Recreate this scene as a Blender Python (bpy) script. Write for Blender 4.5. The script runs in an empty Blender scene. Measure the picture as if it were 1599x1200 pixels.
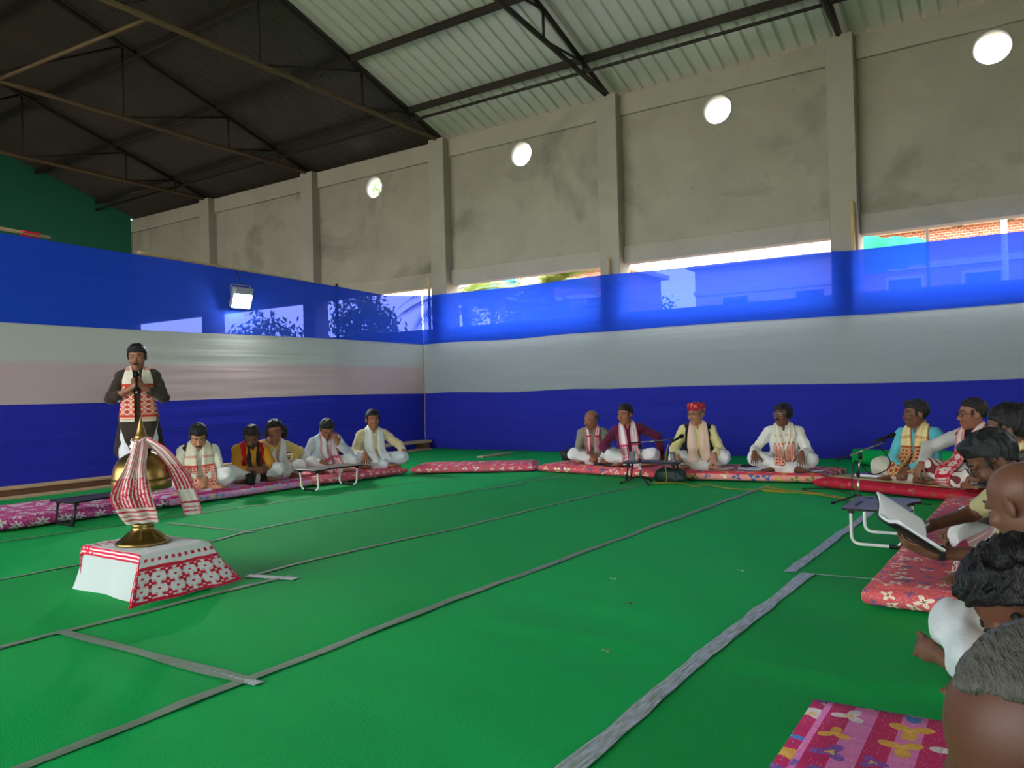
import bpy, bmesh, math, random
import numpy as np
from mathutils import Vector, Matrix
random.seed(7)
rng = np.random.default_rng(11)
scn = bpy.context.scene
COL = scn.collection

# ------------------------------------------------------------------ camera
F_PX, IMG_W, IMG_H = 1215.0, 1599.0, 1200.0
CAM_H, YAW, PITCH, ROLL = 1.10, math.radians(33.7), math.radians(0.55), math.radians(1.45)
_f0 = Vector((-math.sin(YAW), math.cos(YAW), 0)); _r0 = Vector((math.cos(YAW), math.sin(YAW), 0)); _u0 = Vector((0, 0, 1))
_fw = _f0 * math.cos(PITCH) + _u0 * math.sin(PITCH); _u1 = -_f0 * math.sin(PITCH) + _u0 * math.cos(PITCH)
_rt = _r0 * math.cos(ROLL) - _u1 * math.sin(ROLL); _up = _u1 * math.cos(ROLL) + _r0 * math.sin(ROLL)
cam_data = bpy.data.cameras.new('camera'); cam = bpy.data.objects.new('camera', cam_data); COL.objects.link(cam)
cam_data.sensor_width = 36.0; cam_data.lens = F_PX / IMG_W * 36.0; cam_data.clip_start = 0.05; cam_data.clip_end = 300
cam.matrix_world = Matrix(((_rt.x, _up.x, -_fw.x, 0), (_rt.y, _up.y, -_fw.y, 0), (_rt.z, _up.z, -_fw.z, CAM_H), (0, 0, 0, 1)))
scn.camera = cam

# ------------------------------------------------------------------ world, exposure
world = bpy.data.worlds.new('overcast_sky'); scn.world = world; world.use_nodes = True
_bg = world.node_tree.nodes['Background']
_bg.inputs['Color'].default_value = (0.94, 0.97, 1.0, 1); _bg.inputs['Strength'].default_value = 2.6
scn.view_settings.view_transform = 'Standard'; scn.view_settings.look = 'None'
scn.view_settings.gamma = 1.0; scn.view_settings.use_curve_mapping = False
scn.view_settings.exposure = 2.2

# ------------------------------------------------------------------ helpers
def srgb(r, g, b):
    f = lambda c: (c / 255 / 12.92) if c / 255 <= 0.04045 else ((c / 255 + 0.055) / 1.055) ** 2.4
    return (f(r), f(g), f(b), 1.0)

class S:
    """a shader-node scalar socket with arithmetic"""
    def __init__(s, nt, sock): s.nt, s.k = nt, sock
    def _op(s, op, *o, clamp=False):
        n = s.nt.nodes.new('ShaderNodeMath'); n.operation = op; n.use_clamp = clamp
        for i, v in enumerate((s,) + o):
            if isinstance(v, S): s.nt.links.new(v.k, n.inputs[i])
            else: n.inputs[i].default_value = v
        return S(s.nt, n.outputs[0])
    def __add__(s, o): return s._op('ADD', o)
    def __sub__(s, o): return s._op('SUBTRACT', o)
    def __mul__(s, o): return s._op('MULTIPLY', o)
    def __truediv__(s, o): return s._op('DIVIDE', o)
    def __rsub__(s, o): return (s * -1) + o
    __radd__ = __add__; __rmul__ = __mul__
    def lt(s, o): return s._op('LESS_THAN', o)
    def gt(s, o): return s._op('GREATER_THAN', o)
    def sin(s): return s._op('SINE')
    def cos(s): return s._op('COSINE')
    def abs(s): return s._op('ABSOLUTE')
    def frac(s): return s._op('FRACT')
    def floor(s): return s._op('FLOOR')
    def sqrt(s): return s._op('SQRT')
    def min(s, o): return s._op('MINIMUM', o)
    def max(s, o): return s._op('MAXIMUM', o)
    def atan2(s, o): return s._op('ARCTAN2', o)
    def clamp(s): return s._op('ADD', 0.0, clamp=True)
    def band(s, a, b): return s.gt(a) * s.lt(b)

class Mat:
    def __init__(s, name, rough=0.8, metal=0.0, spec=0.3):
        s.m = bpy.data.materials.new(name); s.m.use_nodes = True; s.nt = s.m.node_tree
        s.b = s.nt.nodes['Principled BSDF']; s.b.inputs['Roughness'].default_value = rough
        s.b.inputs['Metallic'].default_value = metal; s.b.inputs['Specular IOR Level'].default_value = spec
        s._c = {}
    def node(s, t): return s.nt.nodes.new(t)
    def link(s, a, b): s.nt.links.new(a.k if isinstance(a, S) else a, b)
    def coord(s, kind='Object'):
        if 'tc' not in s._c: s._c['tc'] = s.node('ShaderNodeTexCoord')
        return s._c['tc'].outputs[kind]
    def xyz(s, kind='Object'):
        if kind not in s._c:
            n = s.node('ShaderNodeSeparateXYZ'); s.link(s.coord(kind), n.inputs[0])
            s._c[kind] = [S(s.nt, n.outputs[i]) for i in range(3)]
        return s._c[kind]
    def vec(s, x, y, z=0.0):
        n = s.node('ShaderNodeCombineXYZ')
        for i, v in enumerate((x, y, z)):
            if isinstance(v, S): s.link(v, n.inputs[i])
            else: n.inputs[i].default_value = v
        return n.outputs[0]
    def noise(s, scale, detail=3, rough=0.55, vec=None, dist=0.0):
        n = s.node('ShaderNodeTexNoise'); n.inputs['Scale'].default_value = scale; n.inputs['Detail'].default_value = detail
        n.inputs['Roughness'].default_value = rough; n.inputs['Distortion'].default_value = dist
        s.link(vec or s.coord('Object'), n.inputs['Vector']); return S(s.nt, n.outputs[0])
    def voronoi(s, scale, vec=None, rand=1.0, feature='F1'):
        n = s.node('ShaderNodeTexVoronoi'); n.inputs['Scale'].default_value = scale; n.inputs['Randomness'].default_value = rand
        n.feature = feature; s.link(vec or s.coord('Object'), n.inputs['Vector']); return n
    def mix(s, fac, a, b):
        n = s.node('ShaderNodeMix'); n.data_type = 'RGBA'
        for v, i in ((fac, 0), (a, 6), (b, 7)):
            if isinstance(v, S): s.link(v, n.inputs[i])
            elif hasattr(v, 'is_output'): s.link(v, n.inputs[i])
            else: n.inputs[i].default_value = v
        return n.outputs[2]
    def ramp(s, fac, stops, const=False):
        n = s.node('ShaderNodeValToRGB'); s.link(fac, n.inputs[0]); e = n.color_ramp.elements
        n.color_ramp.interpolation = 'CONSTANT' if const else 'LINEAR'
        while len(e) < len(stops): e.new(0.5)
        for el, (p, c) in zip(e, stops): el.position = p; el.color = c
        return n.outputs[0]
    def color(s, c):
        if hasattr(c, 'is_output'): s.link(c, s.b.inputs['Base Color'])
        else: s.b.inputs['Base Color'].default_value = c
        s.col = c; return s
    def bump(s, h, strength=0.3, dist=0.01):
        n = s.node('ShaderNodeBump'); n.inputs['Strength'].default_value = strength; n.inputs['Distance'].default_value = dist
        s.link(h, n.inputs['Height']); s.link(n.outputs[0], s.b.inputs['Normal']); s.nrm = n.outputs[0]; return s
    def cloth_through(s, trans, transl):
        """thin cloth: part see-through weave, part back-lit glow"""
        out = [n for n in s.nt.nodes if n.type == 'OUTPUT_MATERIAL'][0]
        tl = s.node('ShaderNodeBsdfTranslucent'); tr = s.node('ShaderNodeBsdfTransparent')
        m1 = s.node('ShaderNodeMixShader'); m2 = s.node('ShaderNodeMixShader')
        for inp in (tl.inputs[0],):
            if hasattr(s.col, 'is_output'): s.link(s.col, inp)
            else: inp.default_value = s.col
        m1.inputs[0].default_value = transl; s.link(s.b.outputs[0], m1.inputs[1]); s.link(tl.outputs[0], m1.inputs[2])
        m2.inputs[0].default_value = trans; s.link(m1.outputs[0], m2.inputs[1]); s.link(tr.outputs[0], m2.inputs[2])
        tr.inputs[0].default_value = getattr(s, 'tint', (1, 1, 1, 1))
        s.link(m2.outputs[0], out.inputs[0]); return s

def plain(name, c, rough=0.8, metal=0.0, spec=0.3, var=0.12, nscale=6.0, bump=0.0, bscale=120.0):
    m = Mat(name, rough, metal, spec)
    d = tuple(v * (1 - var) for v in c[:3]) + (1,); l = tuple(min(1, v * (1 + var)) for v in c[:3]) + (1,)
    m.color(m.mix(m.noise(nscale, 4), d, l))
    if bump: m.bump(m.noise(bscale, 2), bump, 0.004)
    return m.m

def mesh_obj(name, verts, faces, mat=None, parent=None, smooth=False, loc=None):
    me = bpy.data.meshes.new(name); me.from_pydata([tuple(v) for v in verts], [], [tuple(f) for f in faces]); me.update()
    o = bpy.data.objects.new(name, me); COL.objects.link(o)
    if mat is not None: me.materials.append(mat)
    if smooth: me.polygons.foreach_set('use_smooth', [True] * len(me.polygons))
    if parent is not None: o.parent = parent
    if loc is not None: o.location = loc
    return o
def bm_obj(name, bm, mat=None, parent=None, smooth=False):
    me = bpy.data.meshes.new(name); bmesh.ops.recalc_face_normals(bm, faces=bm.faces[:]); bm.to_mesh(me); bm.free()
    o = bpy.data.objects.new(name, me); COL.objects.link(o)
    if mat is not None: me.materials.append(mat)
    if smooth: me.polygons.foreach_set('use_smooth', [True] * len(me.polygons))
    if parent is not None: o.parent = parent
    return o
def tag(o, label=None, cat=None, group=None, kind=None):
    if label: o['label'] = label
    if cat: o['category'] = cat
    if group: o['group'] = group
    if kind: o['kind'] = kind
    return o
def empty(name, loc=(0, 0, 0), rz=0.0, **k):
    o = bpy.data.objects.new(name, None); COL.objects.link(o); o.location = loc; o.rotation_euler.z = rz
    o.empty_display_size = 0.1; return tag(o, **k)
def struct(o): o['kind'] = 'structure'; return o

def box_data(x0, x1, y0, y1, z0, z1):
    v = [(x0, y0, z0), (x1, y0, z0), (x1, y1, z0), (x0, y1, z0), (x0, y0, z1), (x1, y0, z1), (x1, y1, z1), (x0, y1, z1)]
    return v, [(3, 2, 1, 0), (4, 5, 6, 7), (0, 1, 5, 4), (1, 2, 6, 5), (2, 3, 7, 6), (3, 0, 4, 7)]
def box(name, x0, x1, y0, y1, z0, z1, mat, parent=None, bev=0.0):
    o = mesh_obj(name, *box_data(x0, x1, y0, y1, z0, z1), mat, parent)
    if bev:
        m = o.modifiers.new('bevel', 'BEVEL'); m.width = bev; m.segments = 2; m.limit_method = 'ANGLE'
    return o

def tube_data(pts, radii, seg=10, caps=True):
    pts = [Vector(p) for p in pts]; n = len(pts)
    if not hasattr(radii, '__len__'): radii = [radii] * n
    verts, faces = [], []; prev = None
    for i, p in enumerate(pts):
        t = (pts[min(i + 1, n - 1)] - pts[max(i - 1, 0)]).normalized()
        if prev is None:
            a = Vector((0, 0, 1)) if abs(t.z) < 0.9 else Vector((1, 0, 0)); u = t.cross(a).normalized()
        else:
            u = prev - t * prev.dot(t); u = u.normalized() if u.length > 1e-6 else t.orthogonal().normalized()
        prev = u; w = t.cross(u)
        for k in range(seg):
            a = 2 * math.pi * k / seg; verts.append(p + (u * math.cos(a) + w * math.sin(a)) * radii[i])
    for i in range(n - 1):
        for k in range(seg):
            a, b = i * seg + k, i * seg + (k + 1) % seg; faces.append((a, b, b + seg, a + seg))
    if caps: faces.append(tuple(range(seg - 1, -1, -1))); faces.append(tuple((n - 1) * seg + k for k in range(seg)))
    return verts, faces
def tube(name, pts, r, mat, parent=None, seg=10, smooth=True):
    return mesh_obj(name, *tube_data(pts, r, seg), mat, parent, smooth)
def fillet(pts, r, n=5):
    """round the corners of a polyline"""
    pts = [Vector(p) for p in pts]; out = [pts[0]]
    for i in range(1, len(pts) - 1):
        a, b, c = pts[i - 1], pts[i], pts[i + 1]
        d1 = (a - b); d2 = (c - b); q = min(r, d1.length * .49, d2.length * .49)
        p0 = b + d1.normalized() * q; p1 = b + d2.normalized() * q
        for k in range(n + 1):
            t = k / n; out.append((1 - t) ** 2 * p0 + 2 * t * (1 - t) * b + t * t * p1)
    out.append(pts[-1]); return out
def lathe(name, prof, mat, parent=None, seg=32, smooth=True, ribs=0, ribamp=0.0, ribrange=None):
    verts, faces = [], []
    for (r, z) in prof:
        for k in range(seg):
            a = 2 * math.pi * k / seg; rr = r
            if ribs and ribrange[0] <= z <= ribrange[1]: rr = r * (1 + ribamp * math.cos(a * ribs))
            verts.append((rr * math.cos(a), rr * math.sin(a), z))
    n = len(prof)
    for i in range(n - 1):
        for k in range(seg):
            a, b = i * seg + k, i * seg + (k + 1) % seg; faces.append((a, b, b + seg, a + seg))
    faces.append(tuple(range(seg - 1, -1, -1))); faces.append(tuple((n - 1) * seg + k for k in range(seg)))
    o = mesh_obj(name, verts, faces, mat, parent, smooth)
    return o
def grid_data(fn, nu, nv):
    """fn(u, v) -> point, u and v in 0..1"""
    verts = [fn(i / nu, j / nv) for j in range(nv + 1) for i in range(nu + 1)]
    faces = [(j * (nu + 1) + i, j * (nu + 1) + i + 1, (j + 1) * (nu + 1) + i + 1, (j + 1) * (nu + 1) + i) for j in range(nv) for i in range(nu)]
    return verts, faces
def grid_obj(name, fn, nu, nv, mat, parent=None, uv=True, solid=0.0):
    v, f = grid_data(fn, nu, nv); o = mesh_obj(name, v, f, mat, parent, True)
    if uv:
        l = o.data.uv_layers.new(name='UVMap')
        for p in o.data.polygons:
            for li in p.loop_indices:
                vi = o.data.loops[li].vertex_index; l.data[li].uv = ((vi % (nu + 1)) / nu, (vi // (nu + 1)) / nv)
    if solid:
        m = o.modifiers.new('thickness', 'SOLIDIFY'); m.thickness = solid; m.offset = 0
    return o
def noise3(p, s=1.0):
    from mathutils import noise as N
    return N.noise(Vector(p) * s)

# ------------------------------------------------------------------ the hall
BAY = 3.79; COLX = [-2.21 + BAY * k for k in range(-5, 4)]      # column centres, -21.16 ... 9.16
WY, EAVE, SLOPE, RIDGE_Y, BACK_Y = 12.3, 6.2, 0.308, 2.6, -7.1
END_X, FRONT_X = COLX[0] + 0.2, COLX[-1]
def roof_z(y):
    return EAVE + SLOPE * (12.25 - y) if y >= RIDGE_Y else EAVE + SLOPE * (12.25 - (2 * RIDGE_Y - y))

def concrete(name, base, var, stain):
    m = Mat(name, 0.92, spec=0.15)
    c = m.mix(m.noise(0.9, 6, 0.65), srgb(*[v * (1 - var) for v in base]), srgb(*[min(255, v * (1 + var)) for v in base]))
    st = m.noise(0.55, 5, 0.6, dist=0.6); f = ((st - 0.54) * 5).clamp() * stain
    c = m.mix(f, c, srgb(*[v * 0.62 for v in base]))
    sp = (m.noise(7.0, 3, 0.7) - 0.66) * 6
    c = m.mix(sp.clamp() * 0.35, c, srgb(70, 64, 54)); m.color(c)
    m.bump(m.noise(14, 5, 0.7), 0.25, 0.02); return m.m
M_plaster = concrete('bare cement plaster', (160, 153, 134), 0.12, 0.75)
M_beam = concrete('cement beam', (168, 161, 142), 0.07, 0.3)
M_column = concrete('cement column', (164, 157, 140), 0.07, 0.3)
M_green = plain('green painted plaster', srgb(42, 112, 86), 0.85, var=0.08, nscale=1.2)
M_ground = plain('bare earth', srgb(150, 138, 115), 0.95, var=0.2, nscale=0.8)
M_floorbase = plain('cement floor', srgb(128, 120, 105), 0.9)

# right-hand wall: plastered panels between columns, porthole in each, slot opening above a low wall
wall_right = struct(empty('wall_right', (0, 12.3, 0)))
WL = lambda *a: a
def porthole_panel(x0, x1, cx, cz, r, z0, z1):
    bm = bmesh.new(); n = 40; y0, y1 = 0.06, 0.22
    ring = []; rect = []
    for k in range(n):
        a = 2 * math.pi * k / n; ca, sa = math.cos(a), math.sin(a)
        ring.append((cx + r * ca, cz + r * sa))
        tx = ((x1 - cx) if ca > 0 else (x0 - cx)) / ca if abs(ca) > 1e-6 else 1e9
        tz = ((z1 - cz) if sa > 0 else (z0 - cz)) / sa if abs(sa) > 1e-6 else 1e9
        t = min(tx, tz); rect.append((cx + t * ca, cz + t * sa))
    def layer(y): return [bm.verts.new((p[0], y, p[1])) for p in ring], [bm.verts.new((p[0], y, p[1])) for p in rect]
    ri, re = layer(y0); bi, be = layer(y1)
    corners = [(x1, z1), (x0, z1), (x0, z0), (x1, z0)]
    for k in range(n):
        j = (k + 1) % n
        bm.faces.new((ri[k], ri[j], re[j], re[k])); bm.faces.new((bi[j], bi[k], be[k], be[j])); bm.faces.new((ri[j], ri[k], bi[k], bi[j]))
    for (px, pz) in corners:      # fill the corner triangles
        for k in range(n):
            j = (k + 1) % n; a, b = rect[k], rect[j]
            if (abs(a[0] - px) < 1e-6 and abs(b[1] - pz) < 1e-6) or (abs(a[1] - pz) < 1e-6 and abs(b[0] - px) < 1e-6):
                if abs(a[0] - b[0]) > 1e-6 and abs(a[1] - b[1]) > 1e-6:
                    c0 = bm.verts.new((px, y0, pz)); c1 = bm.verts.new((px, y1, pz))
                    bm.faces.new((re[k], re[j], c0)); bm.faces.new((be[j], be[k], c1))
    return bm
PORT_Z, PORT_R = 5.58, 0.235
M_ring = plain('white porthole lining', srgb(205, 205, 198), 0.7)
M_low = concrete('low wall plaster', (140, 132, 118), 0.1, 0.3)
for i in range(len(COLX) - 1):
    a, b = COLX[i] + 0.19, COLX[i + 1] - 0.19; c = (COLX[i] + COLX[i + 1]) / 2
    if i < 2:
        box('wall_panel', a - 0.02, b + 0.02, 0.06, 0.22, 3.5, 5.86, M_plaster, wall_right)
    else: bm_obj('wall_panel', porthole_panel(a - 0.02, b + 0.02, c, PORT_Z, PORT_R, 3.5, 5.86), M_plaster, wall_right)
    v, f = [], []; n = 32
    for k in range(n):
        q = 2 * math.pi * k / n
        for rr, yy in ((PORT_R, 0.045), (PORT_R - 0.012, 0.045), (PORT_R - 0.012, 0.23), (PORT_R, 0.23)): v.append((c + rr * math.cos(q), yy, PORT_Z + rr * math.sin(q)))
    for k in range(n):
        for s in range(4): f.append((k * 4 + s, k * 4 + (s + 1) % 4, ((k + 1) % n) * 4 + (s + 1) % 4, ((k + 1) % n) * 4 + s))
    if i >= 2: mesh_obj('porthole_ring', v, f, M_ring, wall_right, True)
    box('top_beam', a, b, 0.0, 0.25, 5.84, 6.2, M_beam, wall_right, 0.01)
    box('lintel_beam', a, b, -0.005, 0.25, 3.27, 3.56, M_beam, wall_right, 0.01)
    box('low_wall', a, b, 0.03, 0.22, 0.0, 2.42, M_low, wall_right)
for x in COLX:
    box('column', x - 0.19, x + 0.19, -0.17, 0.25, 0, 6.2, M_column, wall_right, 0.012)

# green gable end
gz = lambda y: roof_z(y) + 0.13
v, f = [], []
ys = [BACK_Y, RIDGE_Y, 12.3]
for x in (END_X - 0.2, END_X):
    for y in ys: v += [(x, y, 0), (x, y, gz(y))]
f = [(6, 8, 9, 7), (8, 10, 11, 9), (2, 0, 1, 3), (4, 2, 3, 5), (0, 6, 7, 1), (4, 5, 11, 10), (1, 7, 9, 3), (3, 9, 11, 5)]
struct(mesh_obj('wall_end', v, f, M_green))
# opposite long side: columns, unseen, with bays opened or walled up to shape the daylight; entrance end: open portal with gable
wall_back = struct(empty('wall_back', (0, BACK_Y, 0)))
for i in range(len(COLX) - 1):
    a, b = COLX[i] + 0.19, COLX[i + 1] - 0.19
    box('top_beam', a, b, -0.25, 0, 5.3, 6.2, M_beam, wall_back)
    box('low_wall', a, b, -0.22, -0.03, 0, 0.9 if i < 5 else 5.3, M_plaster, wall_back)
for x in COLX: box('column', x - 0.19, x + 0.19, -0.25, 0.17, 0, 6.2, M_column, wall_back)
wall_front = struct(empty('wall_front', (FRONT_X, 0, 0)))
for (y0, y1, z0, z1) in ((BACK_Y, -3.5, 0, 6.2), (-3.5, 0.5, 3.6, 6.2), (0.5, 12.3, 0, 6.2)): box('wall_panel', 0, 0.2, y0, y1, z0, z1, M_plaster, wall_front)
mesh_obj('gable', [(0, BACK_Y, 6.2), (0, RIDGE_Y, gz(RIDGE_Y)), (0, 12.3, 6.2)], [(0, 1, 2)], M_plaster, wall_front)

# roof sheets: white ribbed sheets this side, old fine-corrugated ones at the far end
M_white_sheet = Mat('white ribbed roof sheet', 0.5, spec=0.4)
_n = M_white_sheet.noise(0.6, 4); M_white_sheet.color(M_white_sheet.mix(_n, srgb(196, 197, 182), srgb(214, 214, 202))); M_white_sheet = M_white_sheet.m
M_dark_sheet = Mat('weathered dark roof sheet', 0.42, 0.3)
_n = M_dark_sheet.noise(1.3, 5, 0.7); M_dark_sheet.color(M_dark_sheet.mix(_n, srgb(62, 57, 52), srgb(90, 84, 76))); M_dark_sheet = M_dark_sheet.m
ceiling = struct(empty('ceiling', (0, 0, 0)))
def sheet(x0, x1, ya, yb, ribbed, mat):
    prof = []
    if ribbed:
        n = 4; w = (x1 - x0) / n
        for k in range(n):
            s = x0 + k * w; prof += [(s, 0), (s + w * .33, 0), (s + w * .40, .035), (s + w * .56, .035), (s + w * .63, 0)]
        prof.append((x1, 0))
    else:
        n = int(round((x1 - x0) / 0.085)) * 4
        prof = [(x0 + (x1 - x0) * k / n, 0.012 * math.sin(k * math.pi / 2)) for k in range(n + 1)]
    v, f = [], []
    for y in (ya, yb): v += [(x, y, roof_z(y) + 0.13 + dz) for x, dz in prof]
    m = len(prof)
    for k in range(m - 1): f.append((k, k + 1, m + k + 1, m + k))
    return mesh_obj('roof_sheet', v, f, mat, ceiling)
for i in range(len(COLX) - 1):
    a, b = COLX[i], COLX[i + 1]; dark = i < 3
    for k in range(4):
        x0, x1 = a + (b - a) * k / 4, a + (b - a) * (k + 1) / 4
        sheet(x0, x1, 12.75, RIDGE_Y, not dark, M_dark_sheet if dark else M_white_sheet)
        sheet(x0, x1, RIDGE_Y, BACK_Y - 0.5, not dark, M_dark_sheet if dark else M_white_sheet)
M_steel = Mat('dark painted steel', 0.55, 0.3)
_n = M_steel.noise(3, 4); M_steel.color(M_steel.mix(_n, srgb(34, 31, 27), srgb(62, 54, 44))); M_steel = M_steel.m
M_rust = plain('rusty steel pipe', srgb(112, 92, 66), 0.7, 0.2, var=0.3, nscale=4)
PURL = [11.34, 9.81, 8.15, 6.5, 4.9, 3.3, 1.9, 0.3, -1.3, -2.95, -4.6, -6.15]
for y in PURL:
    box('purlin', COLX[0], COLX[-1], y - 0.035, y + 0.035, roof_z(y) + 0.0, roof_z(y) + 0.11, M_steel, ceiling)
tube('eave_pipe', [(COLX[0], 11.33, EAVE + 0.12), (COLX[-1], 11.33, EAVE + 0.12)], 0.028, M_steel, ceiling, 8)
WHERE = ['over the far green gable end', 'two bays before the green gable', 'meeting the wall between the two farthest portholes', 'where dark and white roof sheets meet',
         'above the cloth join on the right wall', 'above the bamboo on the right wall', 'over the bay beyond the picture', 'second beyond the picture', 'over the entrance end']
for i, x in enumerate(COLX):
    if i in (7, 8): continue
    t = empty('roof_truss', (x, RIDGE_Y, EAVE), label='steel roof truss ' + WHERE[i], cat='truss')
    rise = 0.02 if i <= 3 else 0.10
    for s in (1, -1):
        L = 12.2 - RIDGE_Y; top = lambda d: SLOPE * d + 0.03            # d = distance from the eave
        bot = lambda d: 0.0 + rise * d if i > 3 else 0.012 * d
        P = lambda d, z: (0, s * (L - d), z)
        tube('top_chord', [P(0, top(0)), P(L, top(L))], 0.042, M_steel, t, 8)
        tube('bottom_chord', [P(0, bot(0)), P(L, bot(L))], 0.042, M_rust if i <= 3 else M_steel, t, 8)
        nodes = [0.85, 2.1, 4.33, 6.6, 8.6]
        for k, d in enumerate(nodes):
            tube('web_post', [P(d, bot(d)), P(d, top(d))], 0.022, M_steel, t, 6)
            if k + 1 < len(nodes): tube('web_brace', [P(d, top(d)), P(nodes[k + 1], bot(nodes[k + 1]))], 0.022, M_steel, t, 6)
tube('tie_pipe', [(-13.6, 5.8, EAVE + 0.08), (-9.8, 6.1, EAVE + 0.1)], 0.03, M_rust, ceiling, 8)

# ------------------------------------------------------------------ floor: green carpet strips, taped seams
floor = struct(mesh_obj('floor', *box_data(-21.2, 9.2, -7.3, 12.5, -0.12, -0.012), M_floorbase))
def carpet_mat(name, a, b):
    m = Mat(name, 0.78, spec=0.22)
    big = m.noise(0.7, 5, 0.6); fine = m.noise(140, 2, 0.6)
    c = m.mix(big, srgb(*a), srgb(*b))
    dust = ((m.noise(2.2, 6, 0.7) - 0.62) * 6).clamp() * 0.16
    m.color(m.mix(dust, c, srgb(120, 160, 120)))
    m.bump(fine + m.noise(9, 4, 0.6) * 0.9, 0.35, 0.006); return m.m
M_carpets = [carpet_mat('green carpet %s' % n, a, b) for n, a, b in (('bright', (0, 170, 82), (0, 190, 94)), ('middle', (0, 164, 76), (0, 182, 88)), ('deep', (0, 156, 70), (0, 174, 80)))]
SEAMS = [-13.0, -10.0, -8.05, -6.72, -5.33, -3.92, -2.55, -1.15, 0.25, 1.65, 3.05]
def strip_wave(x, y):
    z = 0.010 * noise3((x * 0.5, y * 2.0, 3.1)) + 0.007 * noise3((x * 0.9, y * 5.0 + x, 7.7))
    z += 0.011 * math.exp(-((y - 3.13 - 0.05 * x) / 0.035) ** 2) * (1 if -2.4 < x < 0.2 else 0)
    return z
for i in range(1, len(SEAMS) - 1):
    x0, x1 = SEAMS[i], SEAMS[i + 1]; y0, y1 = -3.0, 12.0
    o = grid_obj('carpet_strip', lambda u, v: (x0 + (x1 - x0) * u, y0 + (y1 - y0) * v, 0.002 + strip_wave(x0 + (x1 - x0) * u, y0 + (y1 - y0) * v) * min(1, 6 * min(u, 1 - u) + .15)),
                 14, 220, M_carpets[(i * 2) % 3], floor, uv=False)
    o.data.transform(Matrix.Identity(4))
def tape_mat(name, shine):
    m = Mat(name, 0.42 if shine else 0.6, spec=0.6)
    x, y, z = m.xyz('UV')
    str_ = m.noise(1.0, 4, 0.7, vec=m.vec(x * 260, y * 5.0))
    edge = ((x - 0.5).abs() * 2)
    blotch = m.noise(1.0, 5, 0.7, vec=m.vec(x * 8, y * 30))
    c = m.ramp(str_, [(0.3, srgb(96, 128, 100)), (0.52, srgb(132, 152, 130)), (0.7, srgb(196, 206, 200))])
    if shine: c = m.mix(((blotch - 0.42) * 5).clamp(), c, srgb(212, 220, 238))  # shine of the tape put into its colour as pale bluish blotches
    else: c = m.mix(((blotch - 0.5) * 4).clamp(), c, srgb(70, 126, 88))
    m.color(c); m.bump(str_ + blotch, 0.5, 0.004); return m.m
M_tape, M_tape_shiny = tape_mat('dusty clear seam tape', False), tape_mat('clear seam tape with painted shine', True)
def tape(pts, w, mat):
    pts = [Vector((p[0], p[1], 0)) for p in pts]; seg = []
    for a, b in zip(pts, pts[1:]):
        n = max(2, int((b - a).length / 0.07)); seg += [a + (b - a) * k / n for k in range(n)]
    seg.append(pts[-1]); n = len(seg) - 1; ph = random.random() * 9
    def fn(u, v):
        k = v * n; i = min(int(k + 1e-6), n - 1); p = seg[i].lerp(seg[i + 1], k - i)
        d = (seg[i + 1] - seg[i]).normalized(); s = Vector((d.y, -d.x, 0))
        wob = 0.010 * noise3((p.x * 2, p.y * 2, ph)); ww = w * (0.85 + 0.25 * noise3((p.x * 5, p.y * 5, ph + 4)))
        q = p + s * ((u - 0.5) * ww + wob)
        return (q.x, q.y, 0.0075 + strip_wave(q.x, q.y) * 0.6 + 0.002 * math.sin(u * math.pi))
    return grid_obj('seam_tape', fn, 4, n, mat, floor)
tape([(-2.56, 0.6), (-2.56, 1.95), (-2.57, 3.2), (-2.53, 5.1), (-2.46, 7.0), (-2.40, 8.55)], 0.062, M_tape)
tape([(-3.87, 0.8), (-3.88, 1.9), (-3.84, 2.9), (-3.80, 3.2)], 0.055, M_tape)
tape([(-4.02, 3.05), (-4.03, 3.6), (-3.98, 4.25), (-3.89, 4.9), (-3.85, 6.3), (-3.68, 8.4)], 0.045, M_tape)
tape([(-1.14, 1.2), (-1.14, 3.07), (-1.10, 4.68)], 0.085, M_tape_shiny)
tape([(-1.21, 4.66), (-1.17, 6.3), (-1.15, 7.3)], 0.075, M_tape_shiny)
tape([(-5.42, 1.5), (-5.38, 2.7), (-5.28, 3.74), (-5.40, 4.2), (-5.41, 4.9), (-5.34, 6.06), (-5.14, 7.14), (-5.02, 8.75)], 0.040, M_tape)
tape([(-6.88, 2.4), (-6.70, 4.4), (-6.55, 5.43), (-6.45, 6.3), (-6.42, 7.1), (-6.25, 7.9)], 0.032, M_tape)
tape([(-3.90, 1.89), (-3.2, 1.91), (-2.56, 1.93)], 0.075, M_tape)
tape([(-2.80, 1.92), (-2.48, 1.93)], 0.055, M_tape_shiny)
tape([(-1.13, 4.68), (-0.70, 4.71)], 0.022, M_tape_shiny)
tape([(-6.45, 4.06), (-5.28, 4.09)], 0.045, M_tape)
tape([(-4.05, 3.08), (-3.70, 3.16)], 0.075, M_tape_shiny)
box('carpet_plank', -7.75, -7.62, 10.5, 11.4, 0.004, 0.03, plain('pale wooden batten', srgb(190, 178, 140)), floor)
# loose scraps on the carpet: two bits of paper, a red petal
for (x, y, c, w) in ((-2.02, 4.02, (225, 225, 215), .03), (-1.45, 4.55, (215, 220, 210), .035), (-1.72, 3.6, (170, 40, 40), .03), (-1.5, 2.9, (190, 170, 140), .03)):
    grid_obj('paper_scrap', lambda u, v: (x + (u - .5) * w, y + (v - .5) * w * .5, 0.014 + .004 * math.sin(u * 5 + v * 3)), 4, 3, plain('scrap', srgb(*c)), floor, solid=.001)

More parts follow.
